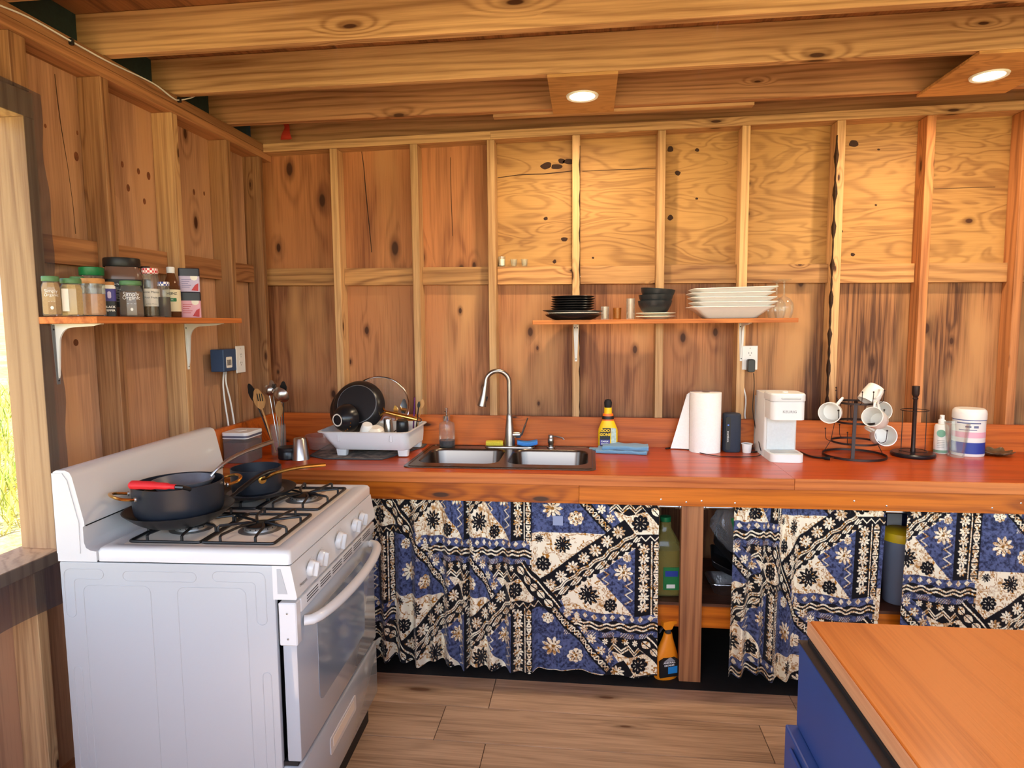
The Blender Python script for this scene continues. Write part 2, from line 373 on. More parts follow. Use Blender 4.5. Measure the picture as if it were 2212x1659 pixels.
crack([(781, 326), (786, 360), (790, 410), (795, 460), (799, 500), (803, 545)], 2.6)
crack([(973, 340), (974, 400), (976, 460), (978, 510)], 1.6)
crack([(2018, 408), (2080, 406), (2150, 404)], 1.4)
xs = [XL-.05]+SX
for a, b in zip(xs[:-1], xs[1:]):
    x0, x1 = (a+.0205 if a > -1.6 else -1.64), b-.0205
    j = random.uniform(-.002, .002)
    vs = [(x, y, z) for zz in (0, 1) for y in (.051, .0885) for x, z in ((x0, zbk(x0)+j-(.0885 if not zz else 0)), (x1, zbk(x1)+j-(.0885 if not zz else 0)))]
    obj('blocking', MB().hexa(vs), 'block_x', wb)
for a, b in ((XL+.004, -.4135), (-.4125, 2.1), (2.101, XR)):
    vs = [(x, y, z) for zz in (0, .040) for y in (0, .0885) for x, z in ((a, zpl(a)+zz), (b, zpl(b)+zz))]
    obj('top_plate', MB().hexa(vs), 'plate_x', wb)
obj('bottom_plate', MB().box(-1.595, XR, .0005, .0885, .0, .038), 'plate_x', wb)
# ---- left wall with an unglazed, screened window
wl = sroot('wall_left')
YJ = -1.435            # far jamb of the window
for (a, b, z0, z1) in ((-1.416, -.20, 1.762, 2.44), (-1.416, -.20, 0, 1.760), (-.198, .101, 0, 2.44), (-2.95, -1.418, 0, .77), (-2.95, -1.418, 2.205, 2.44), (YB, -2.952, 0, 2.44)):
    obj('plywood_sheet', MB().box(-1.696, -1.684, a, b, z0, z1), 'ply_left', wl)
LS = [-1.094, -.715, -.325, -.0265]
for y in LS:
    obj('stud', MB().box(-1.6835, XL, y-.019, y+.019, .0395, 2.3615, .002), 'stud_brown' if y != -.715 else 'stud', wl)
for y in (-1.505, -1.9, -2.3, -2.7, -3.1, -3.5, -3.9, -4.3):
    zt = 2.3615 if y < -2.95 else .7695
    obj('stud', MB().box(-1.6835, XL, y-.019, y+.019, .0395, zt, .002), 'stud', wl)
for y in (-1.437, -1.9, -2.4): obj('cripple_stud', MB().box(-1.6835, XL, y-.03, y+.03, 2.206, 2.3615, .002), 'stud_brown', wl)
ly = [-1.397]+LS
for a, b in zip(ly[:-1], ly[1:]):
    y0, y1 = (a+.0205 if a > -1.39 else a), b-.0205
    z0 = 1.712+(y0+1.397)*.012; z1 = 1.712+(y1+1.397)*.012
    vs = [(x, y, z) for zz in (0, .0885) for y, z in ((y0, z0+zz), (y1, z1+zz)) for x in (-1.6835, -1.646)]
    obj('blocking', MB().hexa(vs), 'block_y', wl)
obj('top_plate', MB().box(-1.6835, XL, YB, .0885, 2.362, 2.3985, .001), 'plate_y', wl)
obj('top_plate', MB().box(-1.6835, XL+.001, YB, .0885, 2.3995, 2.437, .001), 'plate_y', wl)
obj('bottom_plate', MB().box(-1.6835, XL, YB, -.0005, 0, .038), 'plate_y', wl)
P0 = [PX(u, v, -1.6838) for u, v in ((118, 160), (124, 215), (130, 260), (136, 300), (146, 360), (157, 440), (163, 505))]; k0 = .0016
obj('split', MB().prism([(p.y-k0*(.5+.5*math.sin(i)), p.z) for i, p in enumerate(P0)]+[(p.y+k0, p.z) for p in P0[::-1]], -1.6842, -1.6834, 'X'), 'knot_dark', wl)
for (u, v, a_, b_) in ((165, 338, .010, .016), (98, 272, .005, .007), (167, 287, .004, .008), (264, 355, .007, .012), (299, 370, .008, .012), (321, 380, .010, .016), (277, 406, .009, .014), (312, 435, .008, .012), (419, 415, .008, .014), (441, 418, .006, .010), (164, 740, .011, .012)):
    p = PX(u, v, -1.6838); obj('knot', MB().prism([(p.y+a_*math.cos(q), p.z+b_*math.sin(q)) for q in np.linspace(0, math.tau, 14, endpoint=False)], -1.6842, -1.6835, 'X'), 'knot_soft' if 'knot_soft' in M else plain('knot_soft', (120, 70, 42), .8, noise=.3, nscale=90), wl)
w1 = sroot('window_1')
obj('jamb', MB().box(-1.716, XL, YJ, -1.3975, .8105, 2.1295, .001), 'jamb', w1)
obj('jamb', MB().box(-1.716, XL, -2.95, -2.912, .8105, 2.1295, .001), 'jamb', w1)
obj('header', MB().box(-1.716, XL, -2.95, -1.3975, 2.13, 2.2055, .001), 'jamb', w1)
obj('sill', MB().box(-1.735, XL+.012, -2.95, -1.40, .7705, .81, .002), 'jamb', w1)
t = NT('mesh_screen'); a_ = t.n('ShaderNodeBsdfTransparent'); b_ = t.n('ShaderNodeBsdfDiffuse'); b_.inputs[0].default_value = (*lin((66, 66, 72)), 1)
mx = t.n('ShaderNodeMixShader'); mx.inputs[0].default_value = .62
t.t.links.new(a_.outputs[0], mx.inputs[1]); t.t.links.new(b_.outputs[0], mx.inputs[2]); t.t.links.new(mx.outputs[0], t.out.inputs[0])
mb = MB(); ny, nz = 30, 40; vs = []
for j in range(nz+1):
    zz = j/nz
    for i in range(ny+1):
        q = i/ny; yr = -1.372+.006*math.sin(zz*19)+.004*math.sin(zz*47+1)
        y = -2.96+(yr+2.96)*q; z = .633+.012*math.sin(q*9)+(2.205-.633)*zz
        bulge = .006+.018*max(0, 1-zz*5)*(.6+.4*math.sin(q*21))
        if abs(z-.79) < .05: bulge = max(bulge, .018)
        vs.append((XL+bulge, y, z))
mb.add(vs, [(j*(ny+1)+i, j*(ny+1)+i+1, (j+1)*(ny+1)+i+1, (j+1)*(ny+1)+i) for j in range(nz) for i in range(ny)])
obj('insect_screen', mb, 'mesh_screen', w1, smooth=True, fix=False)
# ---- right wall, out of view
wr_ = sroot('wall_right')
obj('plywood_sheet', MB().box(XR+.09, XR+.102, YB+1.6, .101, 0, 2.58), 'ply_low', wr_)
for k in range(7): obj('stud', MB().box(XR+.001, XR+.089, -.05-k*.4, -.012-k*.4, 0, 2.439), 'stud', wr_)
# ---- added wall behind the viewer: low wall cuts sky light, wide opening above
wf_ = sroot('wall_front_added')
obj('plywood_sheet', MB().box(-1.696, XR+.1, YB-.10, YB-.088, 0, .88), 'ply_low', wf_)
obj('sill', MB().box(-1.7, XR+.1, YB-.11, YB+.02, .881, .92), 'plate_x', wf_)
for x in (-1.66, .77, XR+.04): obj('post', MB().box(x-.044, x+.044, YB-.088, YB, .921, 2.439), 'stud', wf_)
# ---- ceiling: joists, roof boards, dark blocking at the eaves
ce = sroot('ceiling'); JY = [-.27, -.665, -1.05, -1.452, -1.85, -2.25, -2.65, -3.05, -3.45, -3.85, -4.25]
obj('rim_joist', MB().box(-1.68, XR+.1, .046, .084, 2.438, 2.579), 'joist_dark', ce)
for i, y in enumerate(JY):
    obj('joist', MB().box(-1.70, XR+.1, y-.038, y, 2.44, 2.579, .002), 'joist' if i != 0 else 'joist_dark', ce)
yy = [.084]+[y for y in JY]
for a, b in zip(yy[1:], yy[:-1]):
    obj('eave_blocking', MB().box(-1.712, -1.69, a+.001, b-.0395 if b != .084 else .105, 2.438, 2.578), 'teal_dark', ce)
for k in range(4):
    for q in range(2):
        x0 = -2.35+k*1.44  # left overhang is an added, unseen eave that blocks the sun
        obj('roof_sheet', MB().box(x0+.001, x0+1.439, -4.5+q*2.32+.001, -4.5+(q+1)*2.32-.001, 2.58, 2.592), 'sheath', ce)
obj('nailer', MB().box(-.36, .77, -.2695, -.231, 2.428, 2.462, .001), 'joist', ce)
# printed stamp of mill marks on the roof boards and ink on a joist
for k in range(12):
    x0 = -.55+k*.062+random.uniform(-.01, .01)
    obj('mill_stamp', MB().box(x0, x0+random.uniform(.01, .04), -.98, -.95, 2.5785, 2.5800), 'black_plastic', ce)
# ---- ground outside
def bumpy(mb, x0, x1, y0, y1, n, zf):
    vs = []; 
    for j in range(n+1):
        for i in range(n+1):
            x = x0+(x1-x0)*i/n; y = y0+(y1-y0)*j/n; vs.append((x, y, zf(x, y)))
    mb.add(vs, [(j*(n+1)+i, j*(n+1)+i+1, (j+1)*(n+1)+i+1, (j+1)*(n+1)+i) for j in range(n) for i in range(n)])
gz = lambda x, y: -.32-.02*math.sin(x*1.3)*math.cos(y*.9)+(max(0, -x-6)*.05+max(0, abs(y)-10)*.01)
t = NT('meadow'); tc = t.n('ShaderNodeTexCoord'); n1 = t.noise(tc.outputs['Object'], .9, 4, .6); n2 = t.noise(tc.outputs['Object'], 14, 3, .7)
c = t.mix(t.maprange(n1, .4, .6), lin((176, 160, 92)), lin((206, 184, 130))); c = t.mix(t.maprange(n2, .45, .7), c, lin((128, 130, 62)))
t.bsdf(Base_Color=c, Roughness=.9)
mb = MB(); bumpy(mb, -70, 70, -70, 70, 90, gz); struct(obj('ground', mb, 'meadow', smooth=True, fix=False))
t = NT('grass'); oi = t.n('ShaderNodeTexCoord'); n1 = t.noise(oi.outputs['Object'], 1.4, 2)
t.bsdf(Base_Color=t.mix(t.maprange(n1, .42, .58), lin((140, 168, 40)), lin((214, 196, 92))), Roughness=.8)
mb = MB()
for k in range(5200):
    d = random.uniform(.15, 1)**.7
    x = -2.1-d*11; y = -1.2+(-x-1.7)*random.uniform(.35, 1.35)+random.uniform(-.6, .6)
    h = random.uniform(.12, .42); a = random.uniform(0, 6.28); w = .012; lx, ly_ = random.uniform(-.2, .2), random.uniform(-.2, .2)
    z = gz(x, y)-.02; cx, sy = math.cos(a)*w, math.sin(a)*w
    mb.add([(x-cx, y-sy, z), (x+cx, y+sy, z), (x+cx*.7+lx*.4, y+sy*.7+ly_*.4, z+h*.6), (x-cx*.7+lx*.4, y-sy*.7+ly_*.4, z+h*.6), (x+lx, y+ly_, z+h)], [(0, 1, 2, 3), (3, 2, 4)])
go = obj('meadow_grass', mb, 'grass', fix=False); go['kind'] = 'stuff'; go['label'] = 'dry yellow green grass growing outside the window'; go['category'] = 'grass'
# ---- recessed lamps on plywood squares screwed under the joists
t = NT('lamp_glow'); e = t.n('ShaderNodeEmission'); e.inputs[0].default_value = (1, .80, .50, 1); e.inputs[1].default_value = 30; t.t.links.new(e.outputs[0], t.out.inputs[0])
wood('lamp_ply', (206, 150, 82), (160, 104, 50), 'X', along=1.7, across=7, N=8, lines=1, knots=.3, ka=4, kc=6, warp=1.2, wr=.4, wf=.2)
for (x, y, x0, x1, lb) in ((.04, -.487, -.09, .175, 'round recessed lamp set in a small plywood square between the joists above the sink'),
                           (1.575, -.487, 1.42, 1.76, 'round recessed lamp set in a plywood square above the mug tree end of counter')):
    L = thing('recessed_lamp', lb, 'lamp', (x, y, 2.44), group='recessed ceiling lamps')
    obj('mounting_panel', MB().box(x0-x, x1-x, -.215, .219, -.0125, -.0005, .001), 'lamp_ply', L)
    obj('trim_ring', MB().lathe([(.052, -.013), (.066, -.013), (.063, -.019), (.052, -.017)], 40, cap=False), 'white_paint', L, smooth=True)
    obj('lens', MB().lathe([(.0515, -.0155), (.03, -.0165), (.0001, -.0165)], 32, cap=False), 'lamp_glow', L, smooth=True)
    ld = bpy.data.lights.new('lamp_light', 'AREA'); ld.shape = 'DISK'; ld.size = .09; ld.energy = LAMP_W; ld.color = (1, .77, .50)
    lo = bpy.data.objects.new('lamp_light', ld); COL.objects.link(lo); lo.parent = L; lo.location = (0, 0, -.022)
# ---- white cable clipped along the left top plate, red ribbon
t_ = thing('power_cable', 'white cable clipped along the top plate of left wall', 'cable')
pth = [PX(a, b, XL+.008) for a, b in ((-120, -30), (0, 12), (70, 42), (155, 90), (235, 134), (330, 180), (372, 211), (388, 216))]+[PX(420, 208, XL+.03), PX(436, 190, XL+.06)]
obj('cable', MB().tube(smoothpath(pth, 8), .0042, 8, flat=.6), 'white_paint', t_, smooth=True)
for p in (pth[3], pth[7]): obj('clip', MB().box(p.x-.010, p.x+.006, p.y-.006, p.y+.006, p.z-.010, p.z+.010, .002), 'black_plastic', t_)
plain('red_ribbon', (176, 52, 34), .5)
p = PY(612, 262, -.255); q = PY(624, 304, -.03)
mb = MB(); pts = []
for k in range(9):
    s = k/8; z = 2.53-.085*s
    pts += [(-1.475+.012*math.sin(s*5), -.02+.004*math.sin(s*9), z), (-1.475+.026+.016*s, -.02+.006*math.sin(s*7), z)]
mb.add(pts, [(2*k, 2*k+1, 2*k+3, 2*k+2) for k in range(8)])
mb.add([(x+.01, y-.008, z) for x, y, z in pts], [(2*k, 2*k+1, 2*k+3, 2*k+2) for k in range(8)])
tag(obj('plastic_ribbon', mb, 'red_ribbon', fix=False), 'scrap of red plastic ribbon hanging under the joists at the corner', 'ribbon')
# ================================================================== COUNTER
ZC, YF = .89, -.64
def slab_with_hole(x0, x1, y0, y1, z0, z1, h=None):
    mb = MB()
    if not h: return mb.box(x0, x1, y0, y1, z0, z1)
    a, b, c, d = h
    for q in ((x0, a, y0, y1), (b, x1, y0, y1), (a, b, y0, c), (a, b, d, y1)): mb.box(q[0], q[1], q[2], q[3], z0, z1)
    return mb
SKX0, SKX1, SKY0, SKY1 = -.712, .080, -.535, -.075      # sink cut-out
ct = thing('countertop', 'red-brown varnished wooden countertop that holds the steel sink', 'countertop', group=None)
obj('slab', slab_with_hole(-1.59, .8695, YF+.012, -.0215, .846, ZC, (SKX0, SKX1, SKY0, SKY1)), 'counter', ct)
obj('edge_board', MB().box(-1.59, .8695, YF, YF+.0115, .846, ZC, .001), 'counter_edge', ct)
ct = thing('countertop', 'red-brown varnished wooden countertop under the coffee maker and mug tree', 'countertop')
obj('slab', MB().box(.8705, 3.15, YF+.012, -.0215, .846, ZC), 'counter', ct)
obj('edge_board', MB().box(.8705, 3.15, YF, YF+.0115, .846, ZC, .001), 'counter_edge', ct)
zbs = lambda x: 1.047-(x+1.55)*.0062-max(0, x-1)*.008
for a, b, lb in ((-1.572, .905, 'long stained backsplash board standing behind the sink'), (.907, 3.15, 'stained backsplash board standing behind mug tree and wipes canister')):
    vs = [(x, y, z) for k in (0, 1) for y in (-.021, -.001) for x, z in ((a, zbs(a) if k else ZC+.0005), (b, zbs(b) if k else ZC+.0005))]
    tag(obj('backsplash_board', MB().hexa(vs), 'backsplash'), lb, 'board')
tag(obj('backsplash_board', MB().box(-1.594, -1.574, -.63, -.001, ZC+.0005, 1.045), 'backsplash'), 'short stained backsplash board against the left wall behind the utensil jar', 'board')
fr = thing('counter_frame', 'stained timber frame of apron, posts and rails carrying the countertop', 'frame')
for a, b in ((-1.58, .0295), (.0305, 1.93), (1.931, 3.14)): obj('apron_board', MB().box(a, b, -.622, -.584, .766, .8455, .001), 'apron', fr)
for x0, x1 in ((-1.54, -1.45), (-.98, -.892), (.448, .536), (1.70, 1.79), (3.0, 3.09)): obj('post', MB().box(x0, x1, -.5835, -.545, .002, .846, .001), 'post', fr)
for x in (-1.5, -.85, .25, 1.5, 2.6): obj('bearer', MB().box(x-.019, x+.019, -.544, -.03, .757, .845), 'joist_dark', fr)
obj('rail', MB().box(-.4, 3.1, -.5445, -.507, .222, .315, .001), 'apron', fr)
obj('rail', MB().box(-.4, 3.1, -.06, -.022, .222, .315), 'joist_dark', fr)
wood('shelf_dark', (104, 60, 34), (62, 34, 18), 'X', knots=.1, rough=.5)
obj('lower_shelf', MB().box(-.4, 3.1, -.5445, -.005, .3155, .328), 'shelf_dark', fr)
for (a, b) in ((.36, .46), (.52, .65), (1.1, 1.22), (1.6, 1.7), (2.05, 2.1)):      # screws in the apron
    for x in (a, b): obj('screw', MB().lathe([(.0035, 0), (.0035, -.001), (.0001, -.0018)], 8, (x, -.6222, .782+.03*((x*37) % 1)), 'Y'), 'steel' if 'steel' in M else plain('steel', (200, 198, 194), .28, metal=1), fr)
# ================================================================== CURTAINS of printed cloth
def vnoise(X, Y, s, seed=0):
    x = X/s; y = Y/s; xi = np.floor(x).astype(np.int64); yi = np.floor(y).astype(np.int64); fx = x-xi; fy = y-yi
    fx = fx*fx*(3-2*fx); fy = fy*fy*(3-2*fy)
    def h(a, b):
        n = (a*374761393+b*668265263+seed*1442695) & 0x7fffffff; n = (n ^ (n >> 13))*1274126177 & 0x7fffffff
        return ((n ^ (n >> 16)) & 0xffff)/65535.0
    return (h(xi, yi)*(1-fx)+h(xi+1, yi)*fx)*(1-fy)+(h(xi, yi+1)*(1-fx)+h(xi+1, yi+1)*fx)*fy
SH = [(0, 0), (0, 1000), (0, -1000), (890, -490), (890, 510), (-890, 490), (-890, -510)]
def paint(X, Y):
    n = np.floor((X-1220)/890); x = X-890*n; y = (Y+490*n-150) % 1000+150
    n1 = vnoise(X, Y, 15, 1)*.6+vnoise(X, Y, 6, 2)*.4; n2 = vnoise(X, Y, 46, 3)*.6+vnoise(X, Y, 14, 4)*.4
    BLK = np.array(lin((14, 12, 17))); CR = np.array(lin((252, 240, 208))); BR = np.array(lin((176, 118, 38)))
    B1, B2 = np.array(lin((88, 98, 136))), np.array(lin((38, 42, 68)))
    blue = B1[None]+(B2-B1)[None]*np.clip((n1-.35)*2.6, 0, 1)[:, None]
    cm = np.clip((np.abs(n2-.5) < .035)*1.0+np.clip((n1*.4+n2*.6-.53)*5, 0, 1)*.95, 0, 1)
    cream = CR[None]+(BR-CR)[None]*cm[:, None]
    col = blue.copy()
    def setc(mask, c): col[mask] = c[mask] if getattr(c, 'ndim', 1) == 2 else c
    def poly(pts, c):
        for dx, dy in SH:
            xx, yy = x-dx, y-dy; ins = np.zeros(x.shape, bool); m = len(pts)
            for i in range(m):
                x1, y1 = pts[i]; x2, y2 = pts[(i+1) % m]
                if y1 == y2: continue
                cr = ((y1 > yy) != (y2 > yy)) & (xx < (x2-x1)*(yy-y1)/(y2-y1)+x1); ins ^= cr
            setc(ins, c)
    def sub(cx, cy, r):
        for dx, dy in SH:
            k = np.nonzero((np.abs(x-dx-cx) < r) & (np.abs(y-dy-cy) < r))[0]
            if len(k): yield k, x[k]-dx-cx, y[k]-dy-cy
    def flower(cx, cy, R, dark, k_=10, star=False, phase=0.0):
        for k, a, b in sub(cx, cy, R*1.05):
            r = np.hypot(a, b)/R; th = np.arctan2(b, a)+phase
            rim = (.82+.18*np.cos(k_*th)) if not star else (.74+.26*np.abs(np.cos(k_*th/2))**.6)
            ins = r < rim; sl = (r > .34) & (r < (.62 if dark else .7)) & (np.cos(k_*th+(0 if dark else 3.14)) > (.80 if dark else .76))
            if dark: col[k[ins]] = BLK; q = k[ins & sl]; col[q] = cream[q]
            else: q = k[ins]; col[q] = cream[q]; col[k[ins & sl]] = BLK*1.5+B2*.3; col[k[r < .16]] = BR*.6
    def seg(p, q, hw, fn):
        (x1, y1), (x2, y2) = p, q; L = math.hypot(x2-x1, y2-y1); ux, uy = (x2-x1)/L, (y2-y1)/L
        for dx, dy in SH:
            a, b = x-dx-x1, y-dy-y1; s = a*ux+b*uy; pp = -a*uy+b*ux
            k = np.nonzero((s > 0) & (s < L) & (np.abs(pp) < hw))[0]
            if len(k): fn(k, s[k], pp[k], L)
    poly([(1205, 378), (1730, 378), (1262, 780), (1205, 700)], cream)
    poly([(1650, 650), (1925, 948), (1465, 930), (1430, 850)], cream)
    poly([(1790, 225), (1880, 180), (2125, 262), (2125, 385), (1895, 385)], cream)
    # horizontal bands
    def hb(k, s, p, L):
        tri = (np.abs(((s+400) % 64)-32) < (20-np.abs(p+30)*.9)) & (p < -8); q = k[tri]; col[q] = cream[q]*.9
        bl = (p > 0+7*np.sin(s*.05)) & (p < 68+7*np.sin(s*.05)); col[k[bl]] = BLK
        for c0 in (20, 46):
            q = k[np.abs(p-c0-8*np.sin(s*.06)) < 6]; col[q] = cream[q]
        h = (p > 76) & (p < 112) & (((s+p*.7) % 15) < 5) & (((s % 130) < 90)); q = k[h]; col[q] = cream[q]*.8
    seg((1455, 1002), (2110, 1002), 118, hb)
    poly([(1680, 1112), (2110, 1112), (2110, 1195), (2020, 1215), (1890, 1250), (1790, 1215)], BLK)
    for cx in (1735, 1805, 1875, 1945, 2015, 2080): flower(cx, 1140, 24, False, 7)
    def zz(k, s, p, L):
        for c0 in (-14, 8):
            q = k[np.abs(p-c0-22*np.abs(((s % 90)/45)-1)*2+22) < 6]; col[q] = cream[q]
    seg((1760, 1200), (2090, 1200), 50, zz)
    def blackband(k, s, p, L): col[k] = BLK
    seg((1890, 405), (2240, 405), 30, blackband)
    def zz2(k, s, p, L):
        q = k[np.abs(p-16*(np.abs(((s % 60)/30)-1)*2-1)) < 5]; col[q] = cream[q]
    seg((1890, 405), (2240, 405), 28, zz2)
    # vertical strip of flowers and lenses
    poly([(1938, 425), (2112, 425), (2112, 948), (1938, 948)], BLK)
    for k in range(7): flower(2000, 478+k*68, 38, False, 8, phase=k)
    def vl(k, s, p, L):
        q = k[np.abs(p-36) < 4]; col[q] = cream[q]
    seg((2086, 425), (2086, 948), 48, vl)
    for c0 in range(6):
        for k, a, b in sub(2084, 470+c0*90, 46):
            ins = (np.abs(a)/22)**1.6+(np.abs(b)/42)**1.6 < 1; bar = (np.abs(b) < 4) | (np.abs(np.abs(b)-18) < 3)*(np.abs(a) < 8); q = k[ins & ~bar]; col[q] = cream[q]
        for k, a, b in sub(2084, 515+c0*90, 20):
            q = k[(np.abs(b) < 3)]; col[q] = cream[q]
    # wide diagonal band
    def db(k, s, p, L):
        e = 10*np.sin(s*.09)
        ins = (p > -78) & (p < 120); col[k[ins]] = BLK
        for c0, w in ((36, 5), (50, 4)):
            q = k[np.abs(p-c0-6*np.sin(s*.05)) < w]; col[q] = cream[q]
        sl = (s % 108)-54; leaf = (np.abs(sl)/50)**1.5+(np.abs(p-82)/22)**1.5 < 1
        lf = leaf & (np.abs(((p-82)*1.0+sl*.25) % 14-7) > 2.2); q = k[lf]; col[q] = cream[q]
        tr = (p > 106) & (np.abs((s % 54)-27) < (p-104)); q = k[tr]; col[q] = cream[q]
    seg((1270, 825), (1912, 335), 125, db)
    for k in range(7): flower(1350+k*79.2, 757-k*65.4, 46, False, 9, phase=k*.4)
    # crossing band with lenses, then the narrow strip of crosses
    def cb(k, s, p, L):
        col[k] = BLK; sl = (s % 80)-40
        ins = ((np.abs(sl)/36)**1.6+(np.abs(p-14)/24)**1.6 < 1) & (np.abs(p-14) > 3); q = k[ins]; col[q] = cream[q]
        q = k[np.abs(p+28) < 5]; col[q] = cream[q]
    seg((1115, 610), (1400, 940), 58, cb)
    def nb(k, s, p, L):
        col[k] = BLK; sl = (s % 62)-31
        xm = (np.abs(np.abs(sl)-np.abs(p)) < 5) & (np.abs(p) < 19); q = k[xm]; col[q] = cream[q]
        tr = (np.abs(np.abs(sl)-24) < 5) & (np.abs(p) < 17); q = k[tr]; col[q] = cream[q]
    seg((1375, 935), (1760, 1350), 31, nb)
    for cx, cy in ((1480, 950), (1535, 1010), (1590, 1075), (1645, 1135), (1705, 1205), (1768, 1268)): flower(cx, cy, 34, False, 7, phase=cx)
    # zigzags and loose flowers on the blue
    for zx, zy in ((1895, 720), (1735, 610)):
        for k, a, b in sub(zx, zy+60, 90):
            q = k[(np.abs(a-24*(np.abs(((b+200) % 64)/32-1)*2-1)) < 7)]; col[q] = cream[q]*.85
    for (cx, cy, R, st) in ((1368, 205, 72, False), (1530, 275, 54, True), (1860, 648, 64, False), (1882, 540, 30, True), (1335, 998, 40, True)): flower(cx, cy, R, False, 9 if not st else 8, st)
    for (cx, cy, R, st) in ((1972, 300, 60, True), (1440, 462, 62, False), (1275, 425, 32, False), (1302, 605, 54, True), (1620, 820, 74, False), (1772, 884, 50, True)): flower(cx, cy, R, True, 10 if not st else 8, st)
    return col
t = NT('printed_cloth'); at = t.n('ShaderNodeAttribute', attribute_name='print'); tc = t.n('ShaderNodeTexCoord')
nz = t.noise(tc.outputs['Object'], 900, 2); b = t.bsdf(Base_Color=at.outputs['Color'], Roughness=.85)
b.inputs['Sheen Weight'].default_value = .15; b.inputs['Specular IOR Level'].default_value = .2; t.put(b.inputs['Normal'], t.bump(nz, .1, .0006))
def curtain(label, x0, x1, xmap, ymap, zbot, nx, nz, fold, y0=-.592):
    u = np.linspace(0, 1, nx); v = np.linspace(0, 1, nz); U, V = np.meshgrid(u, v)
    xw = x0+(x1-x0)*U; sp = U*(x1-x0)
    dep = fold(xw); g = .35+.65*V
    zt = .764; zb = zbot(xw)
    Y3 = y0+dep*g+.004*np.sin(xw*9+2)*V; Z3 = zt+(zb-zt)*V
    X3 = xw+.004*np.sin(xw*60)*V-.012*V*(1 if x0 > .5 else .2)
    # gathered heading above the rod
    top = V < .03; Y3 = np.where(top, y0+dep*.25+.004*np.sin(xw*240), Y3)
    me = bpy.data.meshes.new('curtain'); n = nx*nz
    co_ = np.stack([X3.ravel(), Y3.ravel(), Z3.ravel()], 1).astype(np.float32)
    i = np.arange((nx-1)*(nz-1)); r, c = i//(nx-1), i % (nx-1); a = r*nx+c
    fc = np.stack([a, a+nx, a+nx+1, a+1], 1).astype(np.int32)
    me.vertices.add(n); me.vertices.foreach_set('co', co_.ravel()); me.loops.add(fc.size); me.polygons.add(len(fc))
    me.loops.foreach_set('vertex_index', fc.ravel()); me.polygons.foreach_set('loop_start', np.arange(0, fc.size, 4, dtype=np.int32))
    me.polygons.foreach_set('use_smooth', np.ones(len(fc), bool)); me.update(); me.validate()
    cl = paint(xmap(xw).ravel(), ymap(xw, zt+(.02-zt)*V).ravel())
    at_ = me.attributes.new('print', 'FLOAT_COLOR', 'POINT'); at_.data.foreach_set('color', np.concatenate([cl, np.ones((n, 1))], 1).astype(np.float32).ravel())
    me.materials.append(M['printed_cloth']); o = bpy.data.objects.new('curtain', me); COL.objects.link(o)
    return tag(o, label, 'curtain', 'printed curtains under the counter')
CX = lambda x: 85+(x+.849)*1669
YM = lambda x, z: 150+(.764-z)*1644+np.clip((x+.85)*12, 0, 16)
def fa(x): return .024*np.sin(x*88+.6)+.012*np.sin(x*41)
def fb(x):
    w = np.clip((-.02-x)/.25, 0, 1); return w*(.022*np.sin(x*80)+.009*np.sin(x*35))+(1-w)*(.005*np.sin(x*17+.5))
def fc_(x):
    w = np.clip((.98-x)/.12, 0, 1); return w*(.022*np.sin(x*105)+.012*np.sin(x*52))+(1-w)*.005*np.sin(x*22)
curtain('gathered blue, black and cream printed curtain hanging next to the oven door', -.885, -.425, lambda x: 295+(CX(x)-195)*1.39, YM, lambda x: .026+.012*np.sin(x*30)+.006*np.sin(x*71), 330, 380, fa, -.588)
cbk = curtain('blue, black and cream printed curtain hanging below the sink, left edge overlapping its neighbour', -.432, .356,
        lambda x: np.interp(CX(x), [780, 850, 1100, 1220, 3000], [635, 730, 1080, 1220, 3000]), YM, lambda x: .024+.016*np.sin(x*15+2)*np.clip(.4-x, 0, 1)+.006*np.sin(x*41), 560, 380, fb, -.597)
_p = PY(1205, 1125, -.61); obj('care_label', MB().box(_p.x-.021, _p.x+.021, -.609, -.608, _p.z-.02, _p.z+.02), plain('label_pale', (150, 160, 186), .7), cbk)
C2 = lambda x: 569+(x-.664)*1518
curtain('narrow gathered printed curtain between timber post and yellow lidded pitcher', .655, 1.235,
        lambda x: np.interp(C2(x), [400, 555, 720, 790, 860, 950, 1320, 2000], [540, 730, 930, 1090, 1300, 1547, 2000, 2830]), lambda x, z: 940+((98+(.761-z)*1362)-600)*1.223, lambda x: .045+.012*np.sin(x*26+1), 400, 360, fc_, -.592)
curtain('flat hanging printed curtain beside the yellow lidded pitcher, behind the tool chest', 1.313, 2.32,
        lambda x: 2000+(1558+(x-1.313)*1518-1880)*1.223, lambda x, z: 940+((98+(.761-z)*1362)-470)*1.223, lambda x: .04+.012*np.sin(x*20), 460, 300, lambda x: .007*np.sin(x*33)+.006*np.sin(x*14+1), -.592)
for (a, b, lb) in ((-.89, .447, 'chrome tension rod holding the curtains under the sink'), (.537, 1.699, 'chrome tension rod under the counter between post and tool chest'), (1.791, 2.99, 'chrome tension rod at the far end of the counter')):
    R_ = thing('curtain_rod', lb, 'rod', ((a+b)/2, -.565, .748)); L = (b-a)/2
    obj('tube', MB().cyl(.0065, -L+.004, L-.004, ax='X', seg=12), 'steel', R_, smooth=True)
    for s in (-1, 1): obj('end_cap', MB().lathe([(.012, s*L*.9999), (.012, s*(L-.006)), (.0085, s*(L-.010)), (.0095, s*(L-.022))], 14, ax='X'), 'steel', R_, smooth=True)
